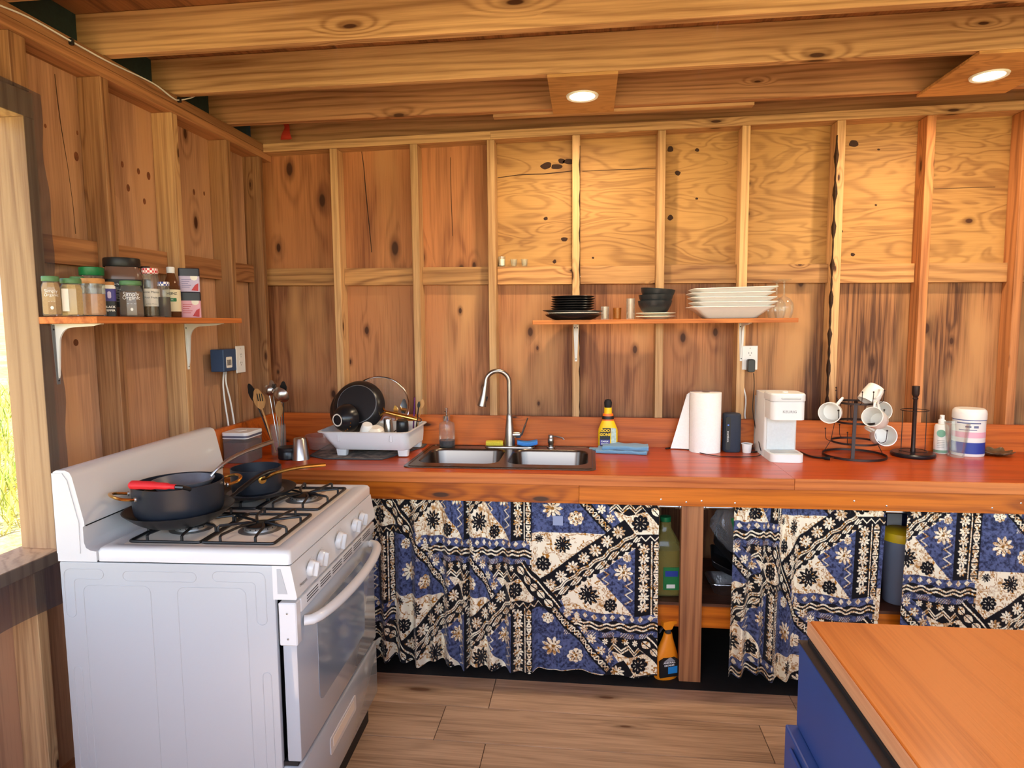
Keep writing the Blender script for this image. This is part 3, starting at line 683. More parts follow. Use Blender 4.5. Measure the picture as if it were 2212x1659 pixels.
# ================================================================== TOOL CHEST with a wooden top
plain('chest_blue', (34, 66, 132), .42, noise=.06, nscale=4); plain('chest_dark', (40, 36, 38), .45); plain('rubber', (24, 22, 24), .7)
tc_ = thing('tool_chest', 'dark blue metal tool chest with a pale wooden worktop', 'tool chest', (.49, -1.905, 0))
obj('lower_cabinet', MB().box(-.018, 1.32, -1.1, .002, .10, .676, .004), 'chest_blue', tc_)
obj('upper_cabinet', MB().box(.002, 1.30, -1.09, -.004, .678, .856, .004), 'chest_blue', tc_)
for k in range(3): obj('drawer', MB().box(-.026, -.0185, -1.05, -.05, .13+k*.18, .30+k*.18, .003), 'chest_blue', tc_)
obj('seam_shadow_gap', MB().box(.006, 1.29, -1.08, -.01, .675, .679), 'rubber', tc_)
obj('rim', MB().box(.0005, 1.302, -1.092, -.0025, .8562, .8602, .001), 'chest_dark', tc_)
obj('mat', MB().box(.016, 1.28, -1.08, -.014, .8604, .868), 'rubber', tc_)
for x in (.06, 1.2):
    for y in (-1.0, -.09):
        obj('caster', MB().lathe([(.012, -.014), (.046, -.014), (.048, -.008), (.048, .008), (.046, .014), (.012, .014)], 20, (x, y, .048), 'Y').box(x-.02, x+.02, y-.02, y+.02, .085, .099), 'rubber', tc_, smooth=True)
wt_ = obj('wooden_top', MB().box(.023, 1.29, -1.07, .002, .8685, .90, .003), ['island_top'], tc_)
obj('edge_strip', MB().box(.019, .0225, -1.07, .002, .8688, .8992, .001), 'island_edge', wt_)
# ================================================================== STOVE
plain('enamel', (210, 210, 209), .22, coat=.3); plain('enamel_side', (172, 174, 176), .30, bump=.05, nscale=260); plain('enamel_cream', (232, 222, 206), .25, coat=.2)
plain('seam', (22, 22, 24), .6); plain('grate_black', (18, 18, 20), .42); plain('burner_cap', (16, 16, 18), .35); plain('burner_ring', (150, 148, 144), .4, metal=.8)
plain('oven_glass', (128, 142, 158), .08, coat=.6, spec=.8); plain('door_face', (168, 174, 180), .12, coat=.6)
RS = math.radians(2.4)
ex = Vector((math.cos(RS), math.sin(RS), 0))
SO = Vector((-.709, -1.665, 0))-ex*.645
st = thing('gas_stove', 'white freestanding gas stove with four burners and oven door', 'stove', SO, RS)
D0, DW = .60, .715
obj('body', MB().box(.03, D0-.02, .02, DW-.02, .06, .86), 'seam', st)
def rsheet(poly, y, proud, bev):     # raised pressed-metal shape on the side panel (poly in x, z)
    n = len(poly); cx = sum(p[0] for p in poly)/n; cz = sum(p[1] for p in poly)/n
    return poly
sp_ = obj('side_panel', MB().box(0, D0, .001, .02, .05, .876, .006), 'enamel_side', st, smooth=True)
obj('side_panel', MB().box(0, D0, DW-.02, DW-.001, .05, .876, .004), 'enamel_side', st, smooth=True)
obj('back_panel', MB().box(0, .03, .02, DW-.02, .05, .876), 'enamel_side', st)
def pressed(path, w, name='pressed_rib', closed=False):     # a low ridge that follows a path in the x-z plane of the side panel
    pts = smoothpath([(p[0], 0.0008, p[1]) for p in path], 1)
    obj(name, MB().tube([Vector(p) for p in pts], w, 6, closed=closed, flat=1), 'enamel_side', sp_, smooth=True)
def capsule(x0, x1, z0, z1, r): return [(x, z) for x, z in rrect(x1-x0, z1-z0, r, 6, (x0+x1)/2, (z0+z1)/2)]
def lshape(x0, x1, zt, zb, w, r, flip):
    # L with rounded ends; x0..x1 horizontal arm at the top, down at one side
    o = []
    def arc(cx, cz, rr, a0, a1, n=6):
        for k in range(n+1):
            a = math.radians(a0+(a1-a0)*k/n); o.append((cx+rr*math.cos(a), cz+rr*math.sin(a)))
    h = w/2
    arc(x0+r, zt-r, r, 180, 90); arc(x1-h, zt-h, h, 90, -90); arc(x0+w+r*.6, zt-w-r*.6, r*.6, 90, 180); arc(x0+h, zb+h, h, 0, -180)
    if flip: m_ = x0+x1; o = [(m_-a, b) for a, b in o][::-1]
    return o
pressed(lshape(.012, .125, .857, .72, .028, .02, False), .0011, closed=True)
pressed(capsule(.18, .385, .826, .853, .0134), .0011, closed=True)
pressed(lshape(.43, .575, .857, .712, .028, .02, True), .0011, closed=True)
pressed(capsule(.065, .255, .16, .812, .02), .0011, closed=True)
pressed(capsule(.33, .52, .16, .812, .02), .0011, closed=True)
pressed(capsule(.02, .045, .28, .58, .012), .0011, closed=True)
pressed(capsule(.556, .58, .28, .58, .0115), .0011, closed=True)
prof = [(0, .877), (0, 1.112), (.004, 1.122), (.012, 1.126), (.038, 1.126), (.05, 1.12), (.056, 1.108), (.082, .985), (.082, .976), (.077, .972), (.077, .93), (.082, .915), (.094, .908), (.11, .906), (.11, .877)]
bg = obj('backguard', MB().prism(prof, .0, DW, 'Y'), 'enamel', st, smooth=50)
obj('backguard_end_cap', MB().prism([(.001, .9), (.001, 1.119), (.03, 1.119), (.043, 1.10), (.068, .985), (.066, .9)], -.003, -.0005, 'Y'), 'enamel', bg)
obj('seam_line', MB().box(.0825, .0835, .003, DW-.003, .974, .977), 'seam', bg)
# cooktop: rim with a sunken well
mb = MB(); zt = .915
def ringrect(x0, x1, y0, y1, z, r): return [(a, b, z) for a, b in rrect(x1-x0, y1-y0, r, 6, (x0+x1)/2, (y0+y1)/2)]
mb.loft([ringrect(.11, .645, 0, DW, .879, .012), ringrect(.11, .645, 0, DW, .905, .012), ringrect(.112, .641, .004, DW-.004, .912, .014), ringrect(.118, .634, .012, DW-.012, .915, .014),
         ringrect(.135, .60, .035, DW-.035, .915, .02), ringrect(.145, .59, .045, DW-.045, .908, .02)])
cktop = obj('cooktop', mb, 'enamel', st, smooth=45)
obj('well', MB().loft([ringrect(.147, .588, .047, DW-.047, .9081, .018), ringrect(.149, .586, .049, DW-.049, .9083, .018)]), 'enamel_cream', cktop)
obj('cooktop_seam', MB().box(.006, .638, .0025, DW-.0025, .8762, .8792), 'seam', st)
BUR = [(.26, .20), (.47, .20), (.26, .525), (.47, .525)]
for (x, y) in BUR:
    b_ = obj('burner', MB().lathe([(.062, .9085), (.055, .9095), (.046, .910), (.044, .915), (.046, .916), (.047, .921), (.04, .922)], 36, (x, y, 0)), 'burner_ring', st, smooth=50)
    obj('burner_cap', MB().lathe([(.0405, .9221), (.041, .9245), (.036, .926), (.0001, .927)], 32, (x, y, 0), cap=False), 'burner_cap', b_, smooth=True)
    for k in range(18):
        a = k*math.tau/18; obj('port', MB().box(-.0012, .0012, -.0015, .0008, .917, .9205), 'seam', b_, loc=(x+.0465*math.cos(a), y+.0465*math.sin(a), 0), rot=(0, 0, a+math.pi/2))
# control panel
cp = [(.595, .876), (.645, .876), (.66, .79), (.657, .784), (.595, .784)]
cpo = obj('control_panel', MB().prism(cp, .0, DW, 'Y'), 'enamel', st, smooth=30)
tlt = math.atan2(.015, .086)
obj('panel_end_recess', MB().prism([(.608, .868), (.618, .868), (.634, .80), (.608, .80)], -.0012, -.0004, 'Y'), 'enamel_side', cpo)
def knob(y, big=1.0):
    big *= 1.2
    K = obj('knob', MB().lathe([(.0185*big, 0), (.0195*big, .004), (.0185*big, .012), (.0165*big, .016), (.0001, .0165)], 28, ax='X'), 'enamel', st, smooth=40)
    K.location = (.6535, y, .832); K.rotation_euler = (0, tlt, 0)
    obj('grip', MB().box(.006, .027, -.005*big, .005*big, -.0175*big, .0175*big, .0025), 'enamel', K)
    mb = MB()
    for k in range(11):
        a = math.radians(-60+k*24); r0, r1 = .0225*big, .026*big
        mb.add([(-.0003+.0006, r0*math.sin(a)-.0006, r0*math.cos(a)), (.0003, r1*math.sin(a)-.0006, r1*math.cos(a)), (.0003, r1*math.sin(a)+.0006, r1*math.cos(a)), (.0003, r0*math.sin(a)+.0006, r0*math.cos(a))], [(0, 1, 2, 3)])
    obj('dial_marks', mb, 'seam', K, fix=False)
for y in (.105, .18): knob(y)
knob(.335, 1.2)
for y in (.485, .56): knob(y)
# ---- letters helper (writing on things)
def text(s, size, mat, parent, mtx, bend=None, align='CENTER', name='lettering', bold=0.0, sx=1.0):
    cu = bpy.data.curves.new('t', 'FONT'); cu.body = s; cu.size = size; cu.align_x = align; cu.align_y = 'CENTER'; cu.resolution_u = 3; cu.offset = bold
    to = bpy.data.objects.new('t', cu); COL.objects.link(to); bpy.context.view_layer.update()
    me = bpy.data.meshes.new_from_object(to.evaluated_get(bpy.context.evaluated_depsgraph_get()))
    bpy.data.objects.remove(to); bpy.data.curves.remove(cu)
    for v in me.vertices:
        x, y = v.co.x*sx, v.co.y
        if bend:      # around a vertical cylinder of radius bend, letters facing -y
            a = x/bend; v.co = Vector((bend*math.sin(a), -bend*math.cos(a), y))
        else: v.co = Vector((x, 0, y))     # flat in the x-z plane, facing -y
    me.transform(mtx); me.materials.clear(); me.materials.append(M[mat])
    o = bpy.data.objects.new(name, me); COL.objects.link(o); o.parent = parent; return o
T = Matrix.Translation
def RZ(d): return Matrix.Rotation(math.radians(d), 4, 'Z')
def RY(d): return Matrix.Rotation(math.radians(d), 4, 'Y')
def RX(d): return Matrix.Rotation(math.radians(d), 4, 'X')
text('Hotpoint', .013, 'seam', cpo, T((.6575, .052, .812)) @ RZ(90) @ RX(-math.degrees(tlt)))
# oven door
door = obj('oven_door', MB().box(.612, .652, .006, DW-.006, .325, .772, .005), 'door_face', st, smooth=35)
obj('hinge_cover', MB().box(.606, .655, .002, .032, .655, .774, .003), 'enamel', door, smooth=35)
for z in (.675, .745): obj('screw', MB().lathe([(.0028, .0018), (.0028, .0008), (.0001, .0002)], 8, (.63, 0, z), 'Y'), 'burner_ring', door)
obj('top_trim', MB().box(.606, .657, .033, DW-.004, .735, .774, .004), 'enamel', door, smooth=35)
for k in range(6):
    for q in range(4):
        for z in (.757, .765, .749): 
            y = .07+k*.10+q*.0
            if q == 0: obj('vent_slot', MB().box(.6566, .6576, y, y+.082, z-.0013, z+.0013), 'seam', door)
obj('door_window', MB().prism(rrect(.43, .27, .03, 6, .36, .545), .6515, .6535, 'X'), 'oven_glass', door)
hp = [Vector((.655, .05, .705))]+[Vector((.655+.062*math.sin(math.pi*min(1, max(0, s)))**.35, .05+(DW-.1)*s, .705)) for s in np.linspace(.012, .988, 26)]+[Vector((.655, DW-.05, .705))]
obj('handle', MB().tube(hp, .016, 12, flat=.85), 'enamel', door, smooth=True)
obj('door_bottom_seam', MB().box(.60, .64, .008, DW-.008, .312, .324), 'seam', st)
dw = obj('drawer', MB().box(.60, .652, .004, DW-.004, .105, .31, .005), 'door_face', st, smooth=35)
obj('drawer_pull', MB().prism(rrect(.24, .055, .008, 4, .33, .225), .6522, .655, 'X'), 'enamel', dw)
obj('pull_recess', MB().prism(rrect(.20, .03, .006, 4, .33, .228), .6551, .656, 'X'), 'enamel_cream', dw)
obj('kick_plate', MB().box(.06, .62, .03, DW-.03, .0, .10), 'seam', st)
# ---- four lift-off grates
gl = ['over the burner beside backguard and nearest the window, under the big skillet', 'over the empty burner between big skillet and control panel', 'over the burner under the saucepan and black griddle pan', 'over the empty burner near the countertop and control panel']
MS = Matrix.Translation(SO) @ Matrix.Rotation(RS, 4, 'Z')
for (x, y), lb in zip(BUR, gl):
    G = thing('burner_grate', 'black wire grate '+lb, 'grate', MS @ Vector((x, y, .9086)), RS, 'stove grates')
    w, h = .1035, .145; r = .0042
    obj('base_wire', MB().tube([(a, b, r) for a, b in rrect(w*2-.004, h*2-.02, .008, 3)], r, 8, closed=True), 'grate_black', G, smooth=True)
    for s in (-1, 1):
        for q in (-1, 1):
            pts = [(s*(w-.002), q*.05, r), (s*(w-.002), q*.05, .020), (s*(w-.006), q*.049, .0235), (s*.03, q*.014, .0235), (s*.012, q*.006, .0195)]
            obj('finger', MB().tube(pts, r*.95, 8), 'grate_black', G, smooth=True)
        pts = [(s*.012, s*.006, .0195), (s*.035, s*.05, .0235), (s*.05, s*(h-.02), .0235), (s*.05, s*(h-.012), .020), (s*.05, s*(h-.012), r)]
        obj('finger', MB().tube(pts, r*.95, 8), 'grate_black', G, smooth=True)
        pts = [(-s*.012, s*.006, .0195), (-s*.035, s*.05, .0235), (-s*.05, s*(h-.02), .0235), (-s*.05, s*(h-.012), .020), (-s*.05, s*(h-.012), r)]
        obj('finger', MB().tube(pts, r*.95, 8), 'grate_black', G, smooth=True)
ZG = .9086+.0279          # top of the grates
# ================================================================== PANS ON THE STOVE
plain('nonstick', (30, 32, 36), .42, noise=.15, nscale=60); plain('pan_outer', (34, 38, 46), .35, noise=.1, nscale=30); plain('gold', (214, 164, 86), .25, metal=1); plain('rivet', (210, 208, 204), .3, metal=1)
plain('grey_pan', (96, 98, 104), .38, noise=.08); plain('red_silicone', (206, 38, 44), .5); plain('black_handle', (22, 22, 24), .3)
def pan_mesh(rb, rt, h, th=.003, lip=.0, flare=1.0):
    o = [(.0001, 0), (rb-.006, 0), (rb, .003)]
    for k in range(1, 6): s = k/5; o.append((rb+(rt-rb)*s**flare, .003+(h-.003)*s))
    o.append((rt+lip, h)); inn = [(rt-th+lip, h)]
    for k in range(5, 0, -1): s = k/5; inn.append((rb+(rt-rb)*s**flare-th, .006+(h-.006)*s))
    inn += [(rb-th-.004, .005), (.0001, .005)]
    return MB().lathe(o+inn, 48, cap=False)
P = MS @ Vector((.235, .185, ZG))
sk = thing('skillet', 'large dark skillet with flared sides under the deep pot on stove', 'pan', P)
obj('body', pan_mesh(.10, .150, .042, flare=.8), ['nonstick'], sk, smooth=True)
hx = bez((.088, .118, .038), (.115, .165, .062), (.125, .21, .09), (.155, .27, .088), 14)
obj('handle', MB().tube(hx, [.008]*3+[.011]*9+[.012]*3, 10, flat=.6), 'black_handle', sk, smooth=True)
pt_ = thing('deep_pot', 'dark blue-black deep pot with gold loop handles standing in the skillet', 'pot', P+Vector((.0, .0, .0055)))
obj('body', MB().lathe([(.0001, .0), (.085, 0), (.105, .010), (.118, .03), (.121, .045), (.122, .110), (.1225, .112), (.119, .112), (.118, .045), (.108, .018), (.09, .004), (.0001, .004)], 56, cap=False), 'pan_outer', pt_, smooth=True)
for ang in (math.radians(228), math.radians(48)):
    d = Vector((math.cos(ang), math.sin(ang), 0)); n = Vector((-d.y, d.x, 0)); z = Vector((0, 0, .088))
    a = d*.122+n*.045; b = d*.122-n*.045
    hb_ = obj('loop_handle', MB().tube(smoothpath([a+z, a+d*.03+z+Vector((0, 0, .006)), d*.17+n*.02+z+Vector((0, 0, .012)), d*.17-n*.02+z+Vector((0, 0, .012)), b+d*.03+z+Vector((0, 0, .006)), b+z], 5), .0055, 8, flat=.8), 'gold', pt_, smooth=True)
    for e_ in (a, b): obj('rivet', MB().lathe([(.007, -.002), (.007, .002), (.0001, .005)], 10, (0, 0, 0), 'Z'), 'rivet', hb_, loc=e_+z, rot=d.to_track_quat('Z', 'Y').to_euler())
# two small pans dropped into the pot
f2 = thing('small_skillet', 'small black skillet with red silicone handle resting across the deep pot', 'pan', P+Vector((.004, -.010, .068)))
obj('body', pan_mesh(.07, .09, .03), 'nonstick', f2, smooth=True)
obj('neck', MB().tube([(.075, -.05, .031), (.085, -.075, .050), (.08, -.098, .060), (.06, -.105, .063)], .006, 8), 'black_handle', f2, smooth=True)
obj('handle_grip', MB().tube(smoothpath([(.065, -.104, .063), (.035, -.110, .066), (-.015, -.117, .069), (-.055, -.124, .071)], 5), [.009]*4+[.0125]*4+[.015]*4+[.016]*3+[.010], 12, flat=.75), 'red_silicone', f2, smooth=True)
f3 = thing('small_frying_pan', 'small grey frying pan with steel handle resting inside the deep pot', 'pan', P+Vector((.012, .004, .090)))
gp = obj('body', pan_mesh(.065, .086, .032), 'grey_pan', f3, smooth=True)
for s in (-1, 1): obj('rivet', MB().lathe([(.005, 0), (.0001, .003)], 10, (.052+s*.004, .058-s*.006, .022)), 'rivet', gp)
obj('steel_handle', MB().tube(bez((.05, .06, .028), (.08, .09, .075), (.10, .13, .085), (.165, .225, .105), 14), [.006]*4+[.008]*7+[.010]*4, 10, flat=.7), 'steel', f3, smooth=True)
# griddle pan and saucepan over the far rear burner
P2 = MS @ Vector((.31, .50, ZG))
gd = thing('griddle_pan', 'flat round black griddle pan under the small saucepan', 'pan', P2)
obj('body', MB().lathe([(.0001, 0), (.105, 0), (.125, .006), (.133, .016), (.130, .016), (.12, .009), (.1, .005), (.0001, .005)], 48, cap=False), 'nonstick', gd, smooth=True)
obj('wear_ring', MB().lathe([(.075, .0052), (.085, .0055), (.092, .0052)], 40, cap=False), 'grey_pan', gd, smooth=True)
sc_ = thing('saucepan', 'small black saucepan with gold handle on the griddle pan', 'pan', P2+Vector((.008, -.005, .0056)))
obj('body', MB().lathe([(.0001, 0), (.07, 0), (.079, .008), (.081, .02), (.082, .085), (.079, .085), (.078, .02), (.07, .005), (.0001, .004)], 48, cap=False), 'pan_outer', sc_, smooth=True)
hd = Vector((.66, -.75, 0)).normalized()
obj('handle', MB().tube([hd*.081+Vector((0, 0, .058)), hd*.10+Vector((.01, 0, .066))]+bez(hd*.115+Vector((.02, .01, .078)), hd*.13+Vector((.05, .03, .096)), hd*.13+Vector((.10, .06, .098)), hd*.13+Vector((.165, .09, .098)), 10), [.007]*4+[.008]*5+[.009]*4, 10, flat=.7), 'gold', sc_, smooth=True)
obj('handle_plate', MB().lathe([(.013, -.001), (.013, .003), (.0001, .005)], 14), 'gold', sc_, loc=hd*.081+Vector((0, 0, .056)), rot=hd.to_track_quat('Z', 'Y').to_euler())
# ================================================================== SHELVES
def facing(P): d = (CAM-Vector(P)); return math.atan2(d.y, d.x)+math.pi/2
def bracket(loc, rz, name_lbl, wall_len, arm_len):
    B_ = thing('shelf_bracket', name_lbl, 'bracket', loc, rz, 'white steel shelf brackets')
    w0, w1 = .013, .006
    mb = MB(); mb.hexa([(-w1, -.0025, -wall_len), (w1, -.0025, -wall_len), (-w1, -.0002, -wall_len), (w1, -.0002, -wall_len), (-w0, -.0025, -.0005), (w0, -.0025, -.0005), (-w0, -.0002, -.0005), (w0, -.0002, -.0005)])
    obj('wall_plate', mb, 'white_paint', B_)
    mb = MB(); mb.hexa([(-w0, -.003, -.003), (w0, -.003, -.003), (-w1, -arm_len, -.003), (w1, -arm_len, -.003), (-w0, -.003, -.0005), (w0, -.003, -.0005), (-w1, -arm_len, -.0005), (w1, -arm_len, -.0005)])
    obj('arm', mb, 'white_paint', B_)
    poly = [(-.0025, -wall_len+.01), (-.008, -wall_len+.03)]
    for k in range(9):
        a = k/8*math.pi/2; poly.append((-.017-.045*(1-math.cos(a)), -.012-.05*(1-math.sin(a))))
    poly += [(-arm_len+.03, -.008), (-arm_len+.01, -.0031), (-.0026, -.0031)]
    obj('gusset', MB().prism(poly, -.003, .003, 'X'), 'white_paint', B_, smooth=30)
    for x, z in ((-.006, -.018), (.006, -.018), (0, -wall_len+.012)): obj('screw', MB().lathe([(.0032, -.0026), (.0028, -.0036), (.0001, -.0042)], 8, (x, 0, z), 'Y'), 'rubber', B_)
ZL0, ZL = 1.517, 1.538
sh = thing('wall_shelf', 'narrow pine shelf board of spice jars beside the window', 'shelf', (-1.497, -1.03, ZL0))
obj('board', MB().box(-.0965, .097, -.41, .407, 0, ZL-ZL0, .0015), 'shelf_y', sh)
bracket((XL+.001, -1.382, ZL0), math.pi/2, 'white steel bracket under the spice shelf on the screened window post', .19, .165)
bracket((XL+.001, -.715, ZL0), math.pi/2, 'white steel bracket under the spice shelf beside the stove backguard', .19, .165)
ZR0, ZR = 1.500, 1.520
sh = thing('wall_shelf', 'pine shelf board of dishes on the back wall above the sink', 'shelf', (.403, -.102, ZR0))
obj('board', MB().box(-.597, .598, -.098, .1015, 0, ZR-ZR0, .0015), 'shelf_x', sh)
bracket((.006, -.0005, ZR0), 0, 'white steel bracket under the stacked black plates', .185, .16)
bracket((.802, -.0005, ZR0), 0, 'white steel bracket under the stack of white dishes, next to outlet', .185, .16)
# ================================================================== SPICE JARS
glassy('clear_glass', (250, 252, 250), .06); glassy('amber_glass', (224, 176, 92), .18); glassy('clear_plastic', (240, 240, 240), .10, .12)
plain('lid_green', (84, 128, 84), .45); plain('lid_green2', (18, 112, 62), .4); plain('cork', (190, 136, 80), .7, noise=.15); plain('lid_black', (26, 26, 28), .45)
plain('spice_tan', (176, 140, 96), .9, noise=.12, nscale=200); plain('spice_gold', (196, 164, 108), .9, noise=.1, nscale=200); plain('spice_brown', (112, 84, 62), .9, noise=.15, nscale=200); plain('spice_dark', (52, 36, 28), .9, noise=.3, nscale=260); plain('spice_herb', (104, 84, 54), .95, noise=.5, nscale=320); plain('spice_orange', (188, 136, 92), .9, noise=.1, nscale=160)
plain('label_white', (236, 232, 222), .6); plain('ink', (24, 22, 22), .6); plain('label_purple', (58, 50, 128), .5); plain('label_black', (22, 20, 22), .5); plain('label_red', (186, 44, 52), .5)
plain('label_cream', (238, 228, 196), .55); plain('label_pink', (226, 170, 190), .5); plain('label_lilac', (196, 184, 214), .5); plain('tin_navy', (24, 24, 44), .4); plain('label_green', (34, 120, 62), .5); plain('label_blue', (40, 62, 150), .5); plain('vinegar', (84, 48, 26), .2); plain('letter_white', (240, 240, 236), .5); plain('letter_grey', (150, 150, 150), .5)
t = NT('gingham_red'); tc = t.n('ShaderNodeTexCoord'); ck = t.n('ShaderNodeTexChecker'); ck.inputs['Scale'].default_value = 130; t.put(ck.inputs[0], tc.outputs['Object']); ck.inputs[1].default_value = (*lin((206, 44, 50)), 1); ck.inputs[2].default_value = (*lin((244, 232, 226)), 1); t.bsdf(Base_Color=ck.outputs[0], Roughness=.4)
t = NT('gingham_blue'); tc = t.n('ShaderNodeTexCoord'); ck = t.n('ShaderNodeTexChecker'); ck.inputs['Scale'].default_value = 130; t.put(ck.inputs[0], tc.outputs['Object']); ck.inputs[1].default_value = (*lin((52, 64, 140)), 1); ck.inputs[2].default_value = (*lin((236, 232, 230)), 1); t.bsdf(Base_Color=ck.outputs[0], Roughness=.4)
def shelfpos(u, xc, wpx, vt, z=ZL, vb=682):
    P = PX(u, vb, xc); r = wpx/2*msz(P); return Vector((xc, P.y, z)), r, PX(u, vt, xc).z-z
def jar(u, xc, wpx, vt, label, content, lid, fill=.8, lidh=.016, neck=.82, shoulder=.74, sides=24, name='spice_jar', lidr=None, glass='clear_glass', cat='jar'):
    P, r, h = shelfpos(u, xc, wpx, vt); P.z += .0006
    J = thing(name, label, cat, P, facing(P)); hb = h-lidh
    if sides == 8: r *= 1.03
    prof = [(r*.9, 0), (r, .004), (r, hb*shoulder), (r*.97, hb*(shoulder+.06)), (r*neck, hb*.93), (r*neck, hb)]
    rot = math.pi/8 if sides == 8 else 0
    obj('glass', MB().lathe(prof, sides).xf(Matrix.Rotation(rot, 4, 'Z')), glass, J, smooth=30)
    ri = r*.94; ft = hb*fill
    ip = [(ri*.9, .004), (ri, .008), (ri, min(ft, hb*shoulder))]
    if ft > hb*shoulder: ip.append((ri*neck, ft))
    obj('contents', MB().lathe(ip, sides).xf(Matrix.Rotation(rot, 4, 'Z')), content, J, smooth=30)
    lr = lidr*r if lidr else r*neck*1.08
    obj('lid', MB().lathe([(lr*.98, hb-.004), (lr, hb-.003), (lr, h-.002), (lr*.95, h), (.0001, h)], 28, cap=False), lid, J, smooth=40)
    return J, r, h
J, r, h = jar(114, -1.455, 36, 598, 'square glass jar of tan spice with green lid, nearest the window post', 'spice_tan', 'lid_green', .92, .010, .8, .78, 8)
def simply(J, r, h, z0=0.0):
    text('Simply', r*.52, 'letter_white', J, T((0, -.0008, h*.62)), bend=r*.98); text('Organic', r*.46, 'letter_white', J, T((0, -.0008, h*.52)), bend=r*.98)
    text('CUMIN' if False else '~ ~ ~', r*.3, 'letter_white', J, T((0, -.0008, h*.36)), bend=r*.98)
    obj('seal', MB().lathe([(.005, -r*1.0), (.0001, -r*1.0-.0004)], 14, (0, 0, h*.2), 'Y', sy=.8), 'letter_white', J)
simply(J, r, h)
J, r, h = jar(158, -1.44, 43, 603, 'wide glass jar of pale yellow spice with green lid, back label turned out', 'spice_gold', 'lid_green', .92, .010, .82, .78, 8)
obj('back_label', MB().prism([(-r*.8, h*.12), (-r*.25, h*.12), (-r*.25, h*.72), (-r*.8, h*.72)], -r*.97-.0006, -r*.97, 'Y'), 'label_white', J)
jar(172, -1.555, 30, 599, 'green lidded spice jar mostly hidden behind the pale yellow jar', 'spice_gold', 'lid_green', .85, .010, .82, .78, 8)
jar(204, -1.54, 46, 579, 'tall jar with wide dark green screw lid at the back of spice shelf', 'spice_brown', 'lid_green2', .8, .022, .92, .84, lidr=1.02)
J, r, h = jar(205, -1.435, 45, 603, 'straight glass jar with wooden lid holding light brown powder', 'spice_orange', 'cork', .66, .012, .98, .95, lidr=1.0)
obj('tape_label', MB().lathe([(r*1.004, h*.62), (r*1.004, h*.76)], 24, cap=False), 'clear_plastic', J)
# pepper tin
P, r, h = shelfpos(239, -1.435, 25, 610); P.z += .0006
J = thing('pepper_tin', 'small black pepper tin with purple label and wooden lid', 'tin', P, facing(P))
obj('body', MB().loft([[(a, b, z) for a, b in rrect(2*r, 2*r, .006, 4)] for z in (0, h*.44)]), 'label_black', J, smooth=30)
obj('band', MB().loft([[(a, b, z) for a, b in rrect(2*r, 2*r, .006, 4)] for z in (h*.441, h*.80)]), 'label_purple', J, smooth=30)
obj('shoulder', MB().loft([[(a, b, z) for a, b in rrect(2*r*s, 2*r*s, .006*s, 4)] for z, s in ((h*.801, 1), (h*.86, .95), (h*.91, .8))]), 'label_white', J, smooth=30)
obj('lid', MB().lathe([(r*.86, h*.911), (r*.86, h*.985), (r*.8, h), (.0001, h)], 20, cap=False), 'cork', J, smooth=40)
text('BLACK', r*.52, 'letter_white', J, T((0, -r-.0004, h*.27)), bold=.0003); text('PEPPER', r*.46, 'letter_white', J, T((0, -r-.0004, h*.17)), bold=.0003)
obj('emblem', MB().prism(rrect(r*.55, h*.2, r*.25, 5, 0, h*.62), -r-.0006, -r-.0001, 'Y'), 'label_lilac', J)
# big jug
P, r, h = shelfpos(270, -1.532, 74, 559); P.z += .0006
J = thing('protein_jug', 'big square jug with black lid and black nutrition label', 'jug', P, facing(P))
W_ = 2*r
obj('body', MB().loft([[(a, b, z) for a, b in rrect(W_*s, W_*s*.9, .03*s, 5)] for z, s in ((0, .95), (.006, 1), (h*.66, 1), (h*.74, .97), (h*.80, .86), (h*.84, .84))]), plain('smoke_plastic', (112, 84, 72), .25), J, smooth=35)
obj('wrap_label', MB().loft([[(a, b, z) for a, b in rrect(W_*1.008, W_*.908, .03, 5)] for z in (h*.17, h*.63)], cap=False), 'label_black', J, smooth=35)
obj('lid', MB().lathe([(r*.93, h*.845)]+[(r*.95, h*.86), (r*.95, h*.965), (r*.92, h*.99), (.0001, h)], 48, cap=False), 'lid_black', J, smooth=40)
text('EVOLUTION', .0105, 'letter_white', J, T((r*.42, -W_*.455-.0006, h*.55))); text('Nutrition Facts', .008, 'letter_white', J, T((-r*.45, -W_*.455-.0006, h*.545)))
mb = MB()
for k in range(12): mb.box(-r*.75, -r*.75+r*(.4+.3*((k*7) % 5)/5), -W_*.455-.0008, -W_*.455-.0002, h*(.50-.022*k), h*(.50-.022*k)+.0018)
obj('fine_print', mb, 'letter_grey', J)
J, r, h = jar(286, -1.425, 47, 608, 'square glass jar of grey brown spice with green lid before the big jug', 'spice_brown', 'lid_green', .78, .010, .8, .74, 8); simply(J, r, h)
jar(320, -1.568, 18, 577, 'slim jar with flat black lid between big jug and red checked lid', 'spice_dark', 'lid_black', .8, .012, .9, .8, lidr=1.05)
J, r, h = jar(329, -1.46, 34, 581, 'preserve jar of dried herbs with red checked lid and handwritten white label', 'spice_herb', 'gingham_red', .56, .015, .86, .80, lidr=.96)
obj('paper_label', MB().lathe([(r*1.004, h*.22), (r*1.004, h*.58)], 24, cap=False), 'label_white', J, smooth=True)
text('Bonne Maman', r*.40, 'ink', J, T((0, -.0008, h*.51)), bend=r*1.0); text('Four Fruits', r*.36, 'ink', J, T((0, -.0008, h*.40)), bend=r*1.0); text('product of France', r*.17, 'ink', J, T((0, -.0008, h*.27)), bend=r*1.0)
jar(357, -1.42, 24, 610, 'small jar of dark spice with blue checked lid', 'spice_dark', 'gingham_blue', .62, .010, .88, .8, lidr=.96)
P, r, h = shelfpos(374, -1.475, 34, 578); P.z += .0006
J = thing('vinegar_bottle', 'brown vinegar bottle with white cap and cream label', 'bottle', P, facing(P))
